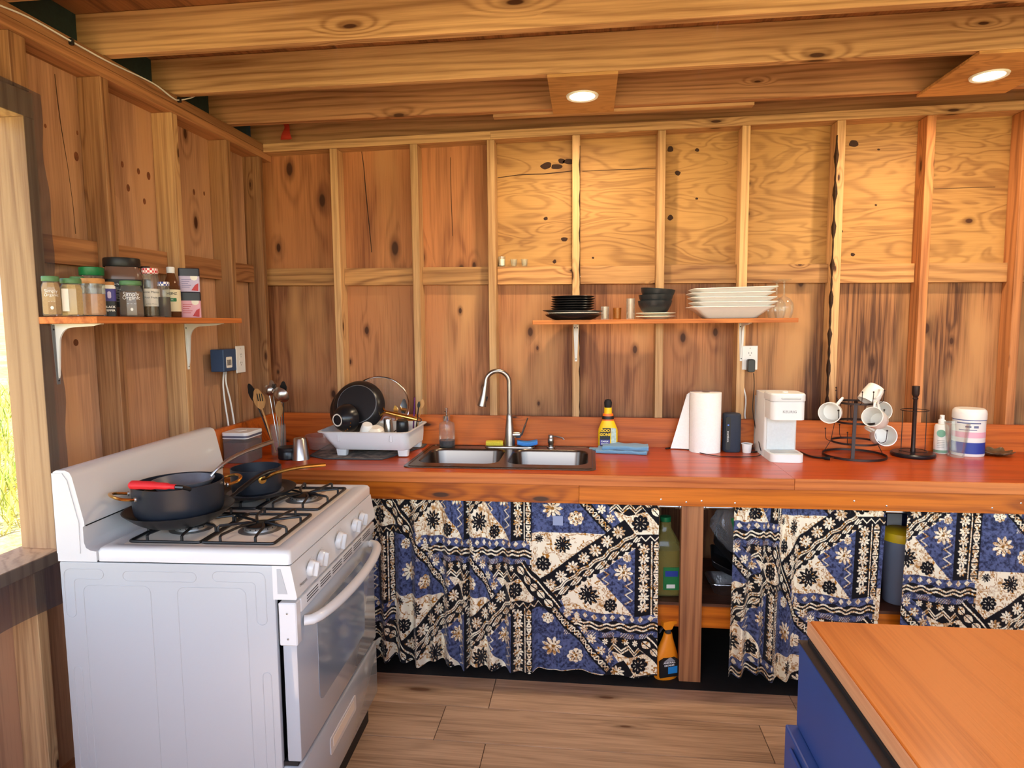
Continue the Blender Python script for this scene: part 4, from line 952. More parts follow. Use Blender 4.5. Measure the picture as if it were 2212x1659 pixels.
obj('body', MB().lathe([(r*.93, 0), (r, .004), (r, h*.52), (r*.93, h*.62), (r*.5, h*.82), (r*.42, h*.88)], 24), glassy('bottle_amber', (176, 120, 80), .25), J, smooth=35)
obj('vinegar', MB().lathe([(r*.9, .004), (r*.95, .008), (r*.95, h*.5), (r*.8, h*.63)], 24), 'vinegar', J, smooth=35)
obj('cap', MB().lathe([(r*.47, h*.88), (r*.49, h*.985), (r*.42, h), (.0001, h)], 20, cap=False), 'white_plastic', J, smooth=40)
obj('paper_label', MB().lathe([(r*1.004, h*.12), (r*1.004, h*.55)], 24, cap=False), 'label_cream', J, smooth=True)
text('HEINZ', r*.42, 'ink', J, T((0, -.0008, h*.47)), bend=r, bold=.0003); obj('green_band', MB().prism(rrect(r*1.0, h*.07, .002, 3, 0, h*.35), -r*1.012-.0003, -r*.98, 'Y'), 'label_green', J); text('VINEGAR', r*.26, 'letter_white', J, T((0, -r*.012-.0006, h*.35)), bend=r)
obj('beet_print', MB().prism(rrect(r*.4, h*.17, r*.18, 5, -r*.62, h*.24), -r*.80, -r*.74, 'Y'), 'label_red', J)
for (vt, vb, cl, lb) in ((632, 683, 'label_pink', 'square tea tin with pink label, lower of two stacked'), (582, 632, 'label_lilac', 'square tea tin with lilac label, on top of the pink one')):
    P, r, h = shelfpos(413, -1.46, 40, vt); zb = 0 if vb > 650 else hh; hh = h
    P.z = ZL+.0006+zb+(0 if zb == 0 else .0006); h = h-zb
    J = thing('tea_tin', lb, 'tin', P, facing(P)); s = 2*r
    obj('body', MB().loft([[(a, b, z) for a, b in rrect(s, s, .008, 4)] for z in (0, h*.66)]), cl, J, smooth=30)
    obj('lid', MB().loft([[(a, b, z) for a, b in rrect(s*1.03*q, s*1.03*q, .008, 4)] for z, q in ((h*.661, 1), (h*.97, 1), (h*.995, .96))]), 'tin_navy', J, smooth=30)
    obj('crest', MB().lathe([(r*.36, -s/2-.0006), (.0001, -s/2-.0012)], 16, (r*.45, 0, h*.62), 'Y'), 'label_white', J)
    mb = MB()
    for k in range(5): mb.box(-r*.75, -r*.75+r*(.9-.14*(k % 3)), -s/2-.0008, -s/2-.0002, h*(.5-.08*k), h*(.5-.08*k)+.0016)
    obj('print', mb, 'label_purple' if cl == 'label_lilac' else 'label_red', J)
    obj('picture', MB().prism([(r*.15, h*.06), (r*.8, h*.03), (r*.85, h*.36), (r*.55, h*.3)], -s/2-.0007, -s/2-.0001, 'Y'), 'label_red', J)
# ================================================================== DISHES ON THE BACK SHELF
plain('black_ceramic', (24, 25, 29), .28); plain('black_bowl', (38, 42, 46), .35, noise=.25, nscale=400); plain('white_ceramic', (226, 224, 222), .3, noise=.02); plain('offwhite', (230, 222, 206), .3)
YS = -.1
def sx(u, y=YS, v=685): return PY(u, v, y).x
def dish(name, label, cat, x, y, z, prof, mat, group=None, seg=44, rot=None, scx=1):
    o = tag(obj(name, MB().lathe(prof, seg, cap=False), mat, smooth=40, loc=(x, y, z), rot=rot), label, cat, group); return o
def plate(r, h, th=.003): return [(.0001, 0), (r*.55, 0), (r*.62, .002), (r, h), (r-.001, h+th), (r*.62, .002+th), (.0001, th)]
x0 = sx(1238); k = msz((x0, YS, ZR))
z = ZR+.0006
dish('coupe_plate', 'deep black plate at the bottom of the plate stack', 'plate', x0, YS, z, [(.0001, 0), (.085, 0), (.095, .003), (.13, .020), (.135, .027), (.131, .027), (.125, .020), (.09, .006), (.0001, .006)], 'black_ceramic')
dish('dinner_plate', 'white plate between the black plates of the stack', 'plate', x0, YS, z+.0215, [(.0001, 0), (.08, 0), (.127, .010), (.1265, .0135), (.08, .004), (.0001, .004)], 'offwhite')
dish('dinner_plate', 'large flat black plate under the six small plates', 'plate', x0-.004, YS, z+.0275, [(.0001, 0), (.085, 0), (.143, .014), (.142, .0175), (.085, .004), (.0001, .004)], 'black_ceramic', rot=(0, math.radians(1.2), 0))
for i in range(6):
    dish('side_plate', ['small black plate lowest of the six, resting on the large plate', 'small black plate second up from the large plate', 'small black plate third up from the large plate', 'small black plate fourth up from the large plate', 'small black plate just under the topmost one', 'small black plate topmost of the six'][i], 'plate', x0-.002+random.uniform(-.003, .003), YS, z+.0395+i*.0112, plate(.104, .0145), 'black_ceramic', 'small black plates stacked on the shelf')
def tumbler(name, label, x, y, z, r, h, mat='clear_glass', taper=.9, rot=None, up=True):
    th = .0022
    pr_ = [(.0001, 0), (r*taper, 0), (r, h), (r-th, h), (r*taper-th, .006), (.0001, .006)]
    return tag(obj(name, MB().lathe(pr_, 26, cap=False), mat, smooth=35, loc=(x, y, z), rot=rot), label, 'glass')
tumbler('shot_glass', 'short clear glass next to the black plate stack', sx(1307, -.12), -.12, z, .020, .062)
tumbler('shot_glass', 'short amber tinted glass on the shelf between two clear ones', sx(1333, -.07), -.07, z, .020, .056, 'amber_glass')
tumbler('shooter_glass', 'tall narrow clear glass beside the black bowls', sx(1362, -.12), -.12, z, .0205, .098, taper=.95)
xb = sx(1416)
for i in range(2): dish('saucer', ['off-white saucer lying directly on the shelf board', 'off-white saucer directly under the black bowls'][i], 'saucer', xb, YS, z+i*.0155, [(.0001, 0), (.05, 0), (.055, .003), (.093, .012), (.092, .0145), (.055, .006), (.0001, .006)], 'offwhite', 'saucers under the bowls')
for i in range(3):
    dish('bowl', ['black ribbed bowl at the bottom of the nested stack', 'black ribbed bowl in the middle of the nested stack', 'black ribbed bowl tilted on top of the nested stack'][i], 'bowl', xb-.004+.004*i, YS, z+.0225+i*.0275, [(.0001, 0), (.045, 0), (.048, .004), (.062, .018), (.076, .045), (.080, .064), (.077, .064), (.072, .045), (.057, .022), (.04, .0085), (.0001, .0085)], 'black_bowl', 'nested black bowls', rot=(0, math.radians(5 if i == 2 else 0), 0))
xw = sx(1576)
for i in range(5):
    W_, Dp, h = .372, .205, .052
    mb = MB(); rg = [[(a, b, zz) for a, b in rrect(W_*s, Dp*s2, .025, 5)] for zz, s, s2 in ((0, .60, .5), (.004, .64, .56), (h*.7, .84, .84), (h, 1, 1), (h+.003, .995, .99), (h*.72+.004, .82, .80), (.008, .62, .54))]
    mb.loft(rg); 
    tag(obj('serving_dish', mb, 'white_ceramic', smooth=40, loc=(xw+.006*((i*2) % 3-1), -.112, z+i*.0212), rot=(0, math.radians([0, 0, .4, -.4, -1.0][i]), 0)), 'white rectangular serving dish ' + ['at the bottom of the stack', 'second from the bottom of the stack', 'in the middle of the stack', 'second from the top of the stack', 'on top of the stack'][i], 'dish', 'stacked white serving dishes')
def wineglass(label, x, y):
    pr_ = [(.034, .0), (.040, .02), (.0435, .045), (.040, .068), (.026, .088), (.008, .098), (.0042, .104), (.0038, .15), (.006, .165), (.030, .172), (.031, .1735), (.006, .170)]
    tag(obj('wine_glass', MB().lathe(pr_, 28, cap=False), 'clear_glass', smooth=40, loc=(x, y, z)), label, 'glass', 'upturned wine glasses')
wineglass('upturned wine glass standing at the front end of the dish shelf', sx(1692, -.145), -.145); wineglass('upturned wine glass standing behind another at the wall end', sx(1676, -.045), -.045)
# on the ledge of the blocking
zb_ = zbk(-.35)+.001
P = PY(1084, 578, .069); C_ = thing('candle_glass', 'small glass with a white candle on the wall blocking ledge', 'candle', (P.x, .0695, zbk(P.x)+.002))
obj('glass', MB().lathe([(.0001, 0), (.0175, 0), (.0185, .05), (.017, .05), (.016, .004), (.0001, .004)], 22, cap=False), 'clear_glass', C_, smooth=35)
obj('wax', MB().lathe([(.0155, .005), (.0160, .036), (.0001, .036)], 20, cap=False), 'offwhite', C_, smooth=35)
for u, lb in ((1110, 'small cut glass cup on the ledge next to candle glass'), (1133, 'small cut glass cup on the ledge, farther from candle glass')):
    P = PY(u, 577, .069)
    tag(obj('shot_cup', MB().lathe([(.0001, 0), (.014, 0), (.0188, .036), (.0168, .036), (.0125, .005), (.0001, .005)], 12, cap=False), 'clear_glass', smooth=15, loc=(P.x, .0695, zbk(P.x)+.002)), lb, 'glass')
# ================================================================== OUTLETS
plain('box_blue', (50, 76, 112), .45)
def outlet(label, loc, rz, w=.072, h=.116):
    O = thing('wall_outlet', label, 'outlet', loc, rz)
    obj('cover_plate', MB().box(-w/2, w/2, -.006, -.0005, -h/2, h/2, .002), 'white_plastic', O)
    for s in (1, -1):
        f_ = obj('socket', MB().prism(rrect(.030, .028, .005, 4, 0, s*.0195), -.0072, -.0061, 'Y'), 'white_plastic', O)
        mb = MB()
        for x in (-.006, .006): mb.box(x-.001, x+.001, -.0078, -.0073, s*.0195+.000, s*.0195+.008)
        mb.lathe([(.0024, -.0073), (.0001, -.0079)], 10, (0, 0, s*.0195-.007), 'Y'); obj('slots', mb, 'ink', f_)
    obj('screw', MB().lathe([(.003, -.006), (.0001, -.0072)], 10, ax='Y', c=(0, 0, h/2-.012)), 'rivet', O); return O
OL = outlet('white outlet plate on blue box on the left wall', (XL+.007, -.325, 1.347), math.pi/2, .078, .128)
bx_ = obj('junction_box', MB().box(-.145, -.022, -.004, .06, -.05, .052, .003), 'box_blue', OL)
obj('barcode_label', MB().prism(rrect(.048, .05, .005, 4, -.10, -.008), -.0052, -.0042, 'Y'), 'label_white', bx_)
mb = MB()
for k in range(9): mb.box(-.118+k*.004, -.118+k*.004+.001+.0014*((k*5) % 3)/2, -.0058, -.0053, -.022, .004)
obj('barcode', mb, 'ink', bx_)
for a, b, lb in (((484, 800), [(482, 830), (486, 870), (493, 915)], 'white cable dropping from the blue box, outer one'), ((489, 799), [(488, 825), (498, 868), (506, 916)], 'white cable dropping from the blue box, inner one')):
    pts = [PX(*a, XL-.03)]+[PX(*q, XL-.012+.006*i) for i, q in enumerate(b)]
    pts += [pts[-1]+Vector((.004, .01, -.12))]
    tag(obj('wire_cable', MB().tube(smoothpath(pts, 8), .0038, 8), 'white_paint', smooth=True), lb, 'cable')
P = PY(1620, 773, -.006); Or_ = outlet('white outlet plate on the back wall with black charger plugged in', (P.x, -.0005, P.z), 0)
obj('mount_box', MB().box(-.03, .03, .0008, .06, -.048, .048), 'box_blue', Or_)
P = PY(1622, 790, -.03); ch = thing('charger', 'black phone charger plugged into the back wall outlet with its cord', 'charger', (P.x, -.0085, P.z))
obj('body', MB().loft([[(a, y, b) for a, b in rrect(.034*s, .062*s, .009, 5)] for y, s in ((0, .94), (-.003, 1), (-.034, 1), (-.038, .92))]), 'black_plastic', ch, smooth=35)
Z0 = ZC+.0035
def cpt(u, v): p = PZ(u, v, Z0); return Vector((p.x, p.y, Z0))
pts = [PY(1628, 806, -.03), PY(1629, 835, -.028), PY(1626, 880, -.034), PY(1630, 915, -.05), PY(1637, 945, -.09), PY(1642, 968, -.19)]+[cpt(1644, 978), cpt(1636, 985), cpt(1600, 987), cpt(1555, 985.5), cpt(1520, 980), cpt(1490, 972), cpt(1468, 967), cpt(1448, 968)]
inv = lambda p: p-Vector((P.x, -.0085, P.z))
obj('cord', MB().tube([inv(p) for p in smoothpath(pts, 8)], .0021, 6), 'black_plastic', ch, smooth=True)
obj('plug_end', MB().tube([inv(cpt(1448, 968)), inv(cpt(1438, 969))], .0038, 8), 'black_plastic', ch, smooth=True)
pts = [PY(1607, 802, .01), PY(1605, 830, .012), PY(1611, 860, -.004), PY(1609, 895, -.004), PY(1610, 904, -.003)]
tag(obj('wire_cable', MB().tube(smoothpath(pts, 8), .0036, 8), 'white_paint', smooth=True), 'white cable running down from the outlet behind the backsplash', 'cable')
# ================================================================== SINK
plain('brushed', (112, 103, 95), .27, metal=1); plain('nickel', (168, 162, 156), .3, metal=1); plain('chrome', (214, 214, 214), .1, metal=1)
YBK = -.0222
def cstand(u, vb, wpx, vt, gap=.004):
    x, y, r, h = stand(u, vb, wpx, vt, ZC)
    if y+r > YBK-gap:
        y = YBK-gap-r; x = PY(u, vb, y).x; r = min(r, wpx/2*msz((x, y, ZC))); h = PY(u, vt, y).z-ZC
    return x, y, r, h
sk_ = thing('kitchen_sink', 'double bowl stainless steel sink set into the countertop', 'sink', (-.316, -.305, ZC))
ox, oy = -.316, -.305
def loop_face(loops, z):
    bm = bmesh.new(); eds = []
    for lp in loops:
        vs = [bm.verts.new((a, b, z)) for a, b in lp]; eds += [bm.edges.new((vs[i], vs[(i+1) % len(vs)])) for i in range(len(vs))]
    bmesh.ops.triangle_fill(bm, use_beauty=True, use_dissolve=False, edges=eds); bm.verts.index_update()
    mb = MB(); mb.add([v.co[:] for v in bm.verts], [[v.index for v in f.verts] for f in bm.faces]); bm.free(); return mb
outer = rrect(.83, .515, .03, 6); B1_ = (-.512-ox, -.312-oy, .37, .335); B2_ = (-.112-ox, -.312-oy, .36, .335)
holes = [rrect(w, d, .07, 8, cx, cy) for cx, cy, w, d in (B1_, B2_)]
mb = loop_face([outer]+holes, .0042)
mb.loft([[(a, b, .0042) for a, b in outer], [(a*1.004, b*1.006, .0005) for a, b in outer]], cap=False)
obj('rim', mb, 'brushed', sk_, smooth=40)
obj('raised_bead', MB().tube([(a*.965, b*.94, .0044) for a, b in outer], .0022, 6, closed=True), 'brushed', sk_, smooth=True)
for cx, cy, w, d in (B1_, B2_):
    rg = []
    for z_, s, r_ in ((.0042, 0, .07), (.001, -.006, .067), (-.008, -.012, .064), (-.145, -.035, .06), (-.162, -.055, .05), (-.168, -.09, .04)):
        rg.append([(a, b, z_) for a, b in rrect(w+s, d+s, r_, 8, cx, cy)])
    bs = obj('basin', MB().loft(rg, cap=False).add(rg[-1], [tuple(range(len(rg[-1])))]), 'brushed', sk_, smooth=50)
    obj('drain', MB().lathe([(.045, -.1675), (.04, -.166), (.03, -.1665), (.0001, -.1665)], 24, (cx, cy+.03, 0), cap=False), 'chrome', bs, smooth=True)
ZS = ZC+.0046
# faucet
fx, fy = PY(1101, 957, -.088).x, -.088
fa_ = thing('faucet', 'brushed nickel pull-down faucet with high arched spout', 'faucet', (fx, fy, ZS))
obj('deck_plate', MB().loft([[(a, b, z_) for a, b in rrect(.25*s, .058*s, .028*s, 7, .0, .0)] for z_, s in ((0, 1), (.005, .985), (.008, .9))]), 'nickel', fa_, smooth=40)
obj('body', MB().lathe([(.027, .0085), (.0265, .03), (.022, .09), (.016, .14), (.0145, .165), (.0125, .168)], 28), 'nickel', fa_, smooth=40)
ar = .0565; zc_ = .385-ar-.005
pth = [(0, 0, .168), (0, 0, .26), (0, 0, zc_)]+[(-ar+ar*math.cos(a), -.012*(1-math.cos(a))/2*2, zc_+ar*math.sin(a)) for a in np.linspace(.12, math.pi*.97, 18)]
e = Vector(pth[-1]); pth.append(tuple(e+Vector((-.004, -.004, -.03))))
obj('spout', MB().tube(pth, .0118, 14), 'nickel', fa_, smooth=True)
e = Vector(pth[-1]); hd_ = [(e+Vector((0, 0, .004)), .0135), (e+Vector((-.003, -.002, -.02)), .0145), (e+Vector((-.013, -.005, -.075)), .0205), (e+Vector((-.0165, -.006, -.09)), .0215), (e+Vector((-.0168, -.006, -.092)), .018)]
sh_ = obj('spray_head', MB().tube([p for p, _ in hd_], [q for _, q in hd_], 18), 'nickel', fa_, smooth=40)
obj('spray_button', MB().box(-.0025, .0025, -.006, .006, -.012, .012, .002), 'rubber', sh_, loc=e+Vector((.010, -.003, -.055)), rot=(0, math.radians(12), 0))
hn = obj('handle_hub', MB().lathe([(.0165, .012), (.0165, .05), (.013, .056), (.0001, .057)], 20, (0, 0, .062), 'X', cap=False), 'nickel', fa_, smooth=40)
obj('lever', MB().tube(smoothpath([(.052, -.004, .06), (.062, -.006, .068), (.075, -.008, .10), (.092, -.010, .148)], 5), [.011]*6+[.009]*6+[.006]*4, 10, flat=.55), 'nickel', hn, smooth=True)
# soap bottle, built-in pump, sponges
x, y, r, h = cstand(966, 961, 35, 883, .012)
so_ = thing('soap_bottle', 'clear glass soap bottle with chrome pump and dark soap', 'bottle', (x, y, ZS))
obj('glass', MB().lathe([(r*.94, 0), (r, .006), (r, h*.52), (r*.9, h*.60), (r*.45, h*.645), (r*.42, h*.68)], 28), 'clear_glass', so_, smooth=35)
obj('soap', MB().lathe([(r*.9, .004), (r*.93, .008), (r*.93, h*.15), (.0001, h*.15)], 24, cap=False), plain('soap_dark', (34, 26, 38), .15), so_, smooth=35)
obj('collar', MB().lathe([(r*.46, h*.67), (r*.46, h*.79), (r*.3, h*.81)], 20), 'chrome', so_, smooth=40)
obj('pump', MB().cyl(r*.12, h*.805, h*.90, seg=12).lathe([(r*.18, h*.9), (r*.2, h), (.0001, h)], 14, cap=False).tube([(0, 0, h*.96), (0, -.03, h*.955), (0, -.036, h*.93)], .003, 8), 'chrome', so_, smooth=40)
obj('dip_tube', MB().cyl(.0018, .006, h*.66, seg=8), 'clear_plastic', so_)
P = PY(1190, 963, -.085)
pu = thing('soap_pump', 'short nickel soap pump built into the sink deck', 'pump', (P.x, -.085, ZS))
obj('base', MB().lathe([(.021, 0), (.02, .004), (.013, .006), (.013, .02), (.0155, .023), (.0155, .045), (.013, .048), (.013, .062), (.0001, .063)], 22, cap=False), 'nickel', pu, smooth=40)
obj('nozzle', MB().tube([(.008, -.002, .056), (.03, -.008, .056), (.058, -.014, .050), (.066, -.016, .042)], .0036, 8), 'nickel', pu, smooth=True)
def sponge(label, mat, x, y, z, w, d, h, rot, warp):
    mb = MB(); nx, ny = 12, 6
    for s_, zz in ((0, 0), (1, h)):
        pass
    rings = []
    for i in range(nx+1):
        q = i/nx*2-1; X = q*w/2; zo = warp*(q*q); hh = h*(1-.1*abs(q)**6)
        rings.append([(X, a*(1-.06*abs(q)**6), b+zo) for a, b in rrect(d, hh, h*.3, 4, 0, h/2)])
    mb.loft(rings); return tag(obj('sponge', mb, mat, smooth=50, loc=(x, y, z), rot=(0, 0, rot)), label, 'sponge')
plain('sponge_yellow', (206, 190, 62), .95, noise=.2, nscale=300, bump=.8); plain('sponge_blue', (62, 128, 206), .95, noise=.2, nscale=300, bump=.8)
sponge('yellow dish sponge lying beside the faucet base', 'sponge_yellow', fx-.075, fy-.004, ZS+.0086, .085, .05, .022, .1, .0)
sponge('blue dish sponge lying beside the faucet handle', 'sponge_blue', fx+.088, fy-.002, ZS+.0086, .10, .055, .020, .12, .008)
# ================================================================== BOTTLE, TOWEL
x, y, r, h = cstand(1313, 960, 42, 862)
plain('goo_yellow', (240, 196, 24), .4); plain('goo_orange', (232, 110, 28), .4); plain('goo_photo', (176, 190, 182), .5, noise=.25, nscale=90)
gb = thing('cleaner_bottle', 'yellow and orange caulk remover bottle with black brush cap', 'bottle', (x, y, ZC+.0006), .04)
def ell(a, b, z_, n=24, ox_=0): return [(ox_+a*math.cos(2*math.pi*k/n), b*math.sin(2*math.pi*k/n), z_) for k in range(n)]
d_ = r*.55
obj('body', MB().loft([ell(r*.96, d_*.95, 0), ell(r, d_, .004), ell(r, d_, h*.34), ell(r*.96, d_, h*.40), ell(r*.72, d_*.95, h*.52), ell(r*.60, d_*.9, h*.57)]), 'goo_yellow', gb, smooth=40)
obj('neck', MB().loft([ell(r*.61, d_*.91, h*.5705), ell(r*.57, d_*.85, h*.66), ell(r*.52, d_*.8, h*.71)]), 'goo_orange', gb, smooth=40)
obj('neck_band', MB().loft([ell(r*.612, d_*.93, h*.60), ell(r*.58, d_*.88, h*.665)], cap=False), 'label_black', gb, smooth=40)
obj('collar', MB().loft([ell(r*.40, d_*.7, h*.711), ell(r*.38, d_*.68, h*.83)]), 'goo_yellow', gb, smooth=40)
obj('brush_cap', MB().lathe([(r*.34, h*.831), (r*.38, h*.87), (r*.40, h*.93), (r*.3, h*.985), (.0001, h)], 18, cap=False), 'rubber', gb, smooth=True)
obj('front_label', MB().prism([(-r*.85, h*.08), (r*.15, h*.08), (r*.25, h*.43), (-r*.55, h*.43), (-r*.85, h*.33)], -d_*1.02-.001, -d_*.92, 'Y'), 'label_black', gb)
obj('purple_band', MB().prism([(-r*.85, h*.085), (r*.15, h*.085), (r*.18, h*.20), (-r*.85, h*.20)], -d_*1.02-.0016, -d_*1.0, 'Y'), 'label_purple', gb)
obj('photo_print', MB().prism([(r*.2, h*.08), (r*.82, h*.08), (r*.78, h*.42), (r*.3, h*.44)], -d_*.95, -d_*.6, 'Y'), 'goo_photo', gb)
for s_, zz, sz in (('GOO', .38, .34), ('GONE', .30, .34)): text(s_, r*sz*1.15, 'goo_yellow', gb, T((-r*.3, -d_*1.02-.0014, h*zz)), bold=.0006)
text('CAULK', r*.24, 'letter_white', gb, T((-r*.36, -d_*1.02-.0020, h*.165)), bold=.0002); text('REMOVER', r*.17, 'letter_white', gb, T((-r*.36, -d_*1.02-.0020, h*.115)), bold=.0002)
plain('towel_blue', (104, 150, 186), .95, noise=.1, nscale=500, bump=.7, sheen=.4)
tw = thing('dish_towel', 'folded light blue towel lying on the counter beside the sink', 'towel', (PZ(1345, 975, ZC).x, PZ(1345, 975, ZC).y-.01, ZC+.0008), -.12)
def fold_layer(w, d, z0, h, seed, ox_=0, oy_=0, sag=0):
    mb = MB(); n = 22; rings = []
    for i in range(n+1):
        q = i/n*2-1; X = q*w/2
        rr_ = []
        for a, b in rrect(d, h, min(h*.48, .01), 5, 0, h/2):
            wob = .0022*math.sin(X*70+seed+a*30)+.0018*math.sin(a*80+seed*2)
            rr_.append((X+.004*math.sin(a*40+seed)+ox_, a+.004*math.sin(X*33+seed)+oy_, z0+b+(wob if b > h*.4 else 0)-sag*max(0, -q-.55)*z0))
        rings.append(rr_)
    return mb.loft(rings)
obj('lower_fold', fold_layer(.235, .13, 0, .016, 1), 'towel_blue', tw, smooth=60)
obj('upper_fold', fold_layer(.215, .118, .0165, .017, 3, .012, .004, .6), 'towel_blue', tw, smooth=60)
obj('loose_corner', MB().loft([[(-.085-.02*i, -.03+.018*i+a, .010-.0022*i+b*(1-.1*i)) for a, b in rrect(.07-.009*i, .012, .004, 3)] for i in range(5)]), 'towel_blue', tw, smooth=60)
# ================================================================== PAPER ROLL, SPEAKER, POD, COFFEE MAKER
plain('paper_white', (238, 238, 236), .9, noise=.03, nscale=120, bump=.35); plain('cardboard', (150, 118, 84), .9)
x, y, r, h = cstand(1522, 978.6, 65, 847)
pr2 = thing('paper_towel_roll', 'white paper towel roll standing on end with loose sheet', 'paper towel', (x, y, ZC+.0006))
obj('roll', MB().lathe([(.02, 0), (r, 0), (r, h), (.02, h), (.02, 0)], 48, cap=False), 'paper_white', pr2, smooth=40)
obj('core', MB().lathe([(.0195, 0), (.0195, h), (.018, h), (.018, 0), (.0195, 0)], 24, cap=False), 'cardboard', pr2, smooth=40)
vs = []
for j in range(9):
    s = j/8
    for i in range(11):
        q = i/10; xo = -(.012+.072*(1-s)**1.0)*q
        vs.append((-r+xo*1.0+.0, .012+.018*q+.006*math.sin(q*3+s*2), .004+(h-.008)*s*(1-.035*q)))
obj('loose_sheet', MB().add(vs, [(j*11+i, j*11+i+1, (j+1)*11+i+1, (j+1)*11+i) for j in range(8) for i in range(10)]), 'paper_white', pr2, smooth=True, fix=False)
x, y, r, h = cstand(1579, 978, 36, 893)
plain('speaker_cloth', (46, 52, 66), .9, noise=.15, nscale=500); plain('led_blue', (90, 130, 230), .4)
spk = thing('bluetooth_speaker', 'dark grey cloth speaker standing upright beside the paper roll', 'speaker', (x, y, ZC+.0006), facing((x, y, 0))+.25)
obj('body', MB().loft([[(a, b, z_) for a, b in rrect(2*r*s, 2*r*s*.95, r*.7*s, 7)] for z_, s in ((0, .9), (.004, .98), (.008, 1), (h-.008, 1), (h-.004, .98), (h, .9))]), 'speaker_cloth', spk, smooth=40)
obj('control_strip', MB().prism(rrect(r*.55, h*.86, r*.2, 5, -r*.62, h*.5), -r*.95, -r*.80, 'Y'), 'black_plastic', spk)
text('soundcore', .0125, 'letter_white', spk, T((-r*.62, -r*.95-.0006, h*.42)) @ RY(90))
obj('led', MB().prism(rrect(.007, .006, .001, 3, -r*.62, h*.72), -r*.95-.0008, -r*.94, 'Y'), 'led_blue', spk)
x, y, r, h = cstand(1613, 980, 22, 958)
kp = thing('coffee_pod', 'small white single-serve coffee pod on the counter', 'coffee pod', (x, y, ZC+.0006))
obj('cup', MB().lathe([(.0001, 0), (r*.75, 0), (r*.78, .002), (r*.95, h*.92), (r*1.08, h*.93), (r*1.08, h), (r*.9, h), (r*.74, .004), (.0001, .004)], 24, cap=False), 'white_plastic', kp, smooth=40)
obj('grounds', MB().lathe([(r*.88, h*.9), (.0001, h*.93)], 20, cap=False), 'spice_dark', kp)
# coffee maker
P = PZ(1702, 1000, ZC); plain('keurig_white', (226, 230, 230), .35); plain('keurig_grey', (186, 192, 194), .4); plain('keurig_panel', (204, 210, 212), .3, noise=.04, nscale=90)
km = thing('coffee_maker', 'slim white single-serve coffee maker on the counter', 'coffee maker', (P.x, P.y, ZC+.0006), 0.0)
mp = msz(P); Wk = 70*mp; Hk = .302; Dk = .29
obj('base', MB().prism([(-Wk/2, .12), (-Wk/2, .03)]+[(-Wk/2+.03-.03*math.cos(a), .03-.03*math.sin(a)) for a in np.linspace(.2, math.pi/2, 6)]+[(Wk/2-.03+.03*math.sin(a), .03-.03*math.cos(a)) for a in np.linspace(0, math.pi/2-.2, 6)]+[(Wk/2, .03), (Wk/2, .12)], 0, .035), 'keurig_white', km, smooth=35)
obj('drip_grid', MB().prism(rrect(Wk*.8, .08, .02, 5, 0, .06), .0351, .037), 'keurig_grey', km)
obj('column', MB().loft([[(a, b, z_) for a, b in rrect(Wk*1.0, .17, .014, 5, 0, .205)] for z_ in (0.0, .262, .29)]), 'keurig_white', km, smooth=35)
obj('front_panel', MB().box(-Wk*.44, Wk*.44, .114, .1195, .037, .185, .002), 'keurig_panel', km)
obj('brew_head', MB().loft([[(a, b, z_) for a, b in rrect(Wk*1.02, .13, .028, 6, 0, .075)] for z_ in (.186, .265)]), 'keurig_white', km, smooth=35)
ld_ = obj('lid', MB().loft([[(a, b, z_) for a, b in rrect(Wk*1.05*s, .15*s, .03, 6, 0, .08)] for z_, s in ((.268, .99), (.270, 1), (.296, 1), (.302, .94))]), 'keurig_white', km, smooth=35)
obj('lid_handle', MB().box(-Wk*.24, Wk*.34, .000, .006, .277, .285, .002), 'keurig_grey', ld_)
obj('lid_cap', MB().lathe([(.014, .3021), (.012, .306), (.0001, .307)], 20, (.0, .07, 0), cap=False), 'white_plastic', ld_, smooth=True)
obj('seam', MB().loft([[(a, b, z_) for a, b in rrect(Wk*1.0, .128, .028, 6, 0, .076)] for z_ in (.2652, .2678)]), 'keurig_grey', km)
text('KEURIG', .0155, 'letter_grey', km, T((.004, .0095, .222)), bold=.0003, sx=1.1)
obj('tank', MB().loft([[(a, b, z_) for a, b in rrect(Wk*.96, .036, .012, 5, 0, .3095)] for z_ in (.0, .26)]), 'keurig_grey', km, smooth=35)
iv = Matrix.Translation(km.location) @ Matrix.Rotation(km.rotation_euler.z, 4, 'Z'); iv.invert()
cp_ = lambda u, v, zz=.0035: iv @ Vector((*PZ(u, v, ZC+zz)[:2], ZC+zz))
pts = [cp_(1730, 976), cp_(1742, 982), cp_(1758, 987), cp_(1776, 989)]
obj('power_cord', MB().tube(smoothpath(pts, 6), .0034, 8), 'black_plastic', km, smooth=True)
obj('power_plug', MB().tube([cp_(1776, 989, .006), cp_(1785, 990, .007), cp_(1793, 990.5, .007)], [.005, .0075, .0085], 8), 'black_plastic', km, smooth=40)
obj('prongs', MB().tube([cp_(1793, 988.5, .007), cp_(1801, 989, .007)], .0014, 6).tube([cp_(1793, 992, .007), cp_(1801, 992.5, .007)], .0014, 6), 'chrome', km)
pts = [cp_(1662, 968)+Vector((0, 0, .02)), cp_(1650, 962), cp_(1630, 966), cp_(1621, 975), cp_(1632, 976), cp_(1648, 971), cp_(1662, 966)]
obj('coiled_cord', MB().tube(smoothpath(pts, 8), .0032, 8), 'black_plastic', km, smooth=True)
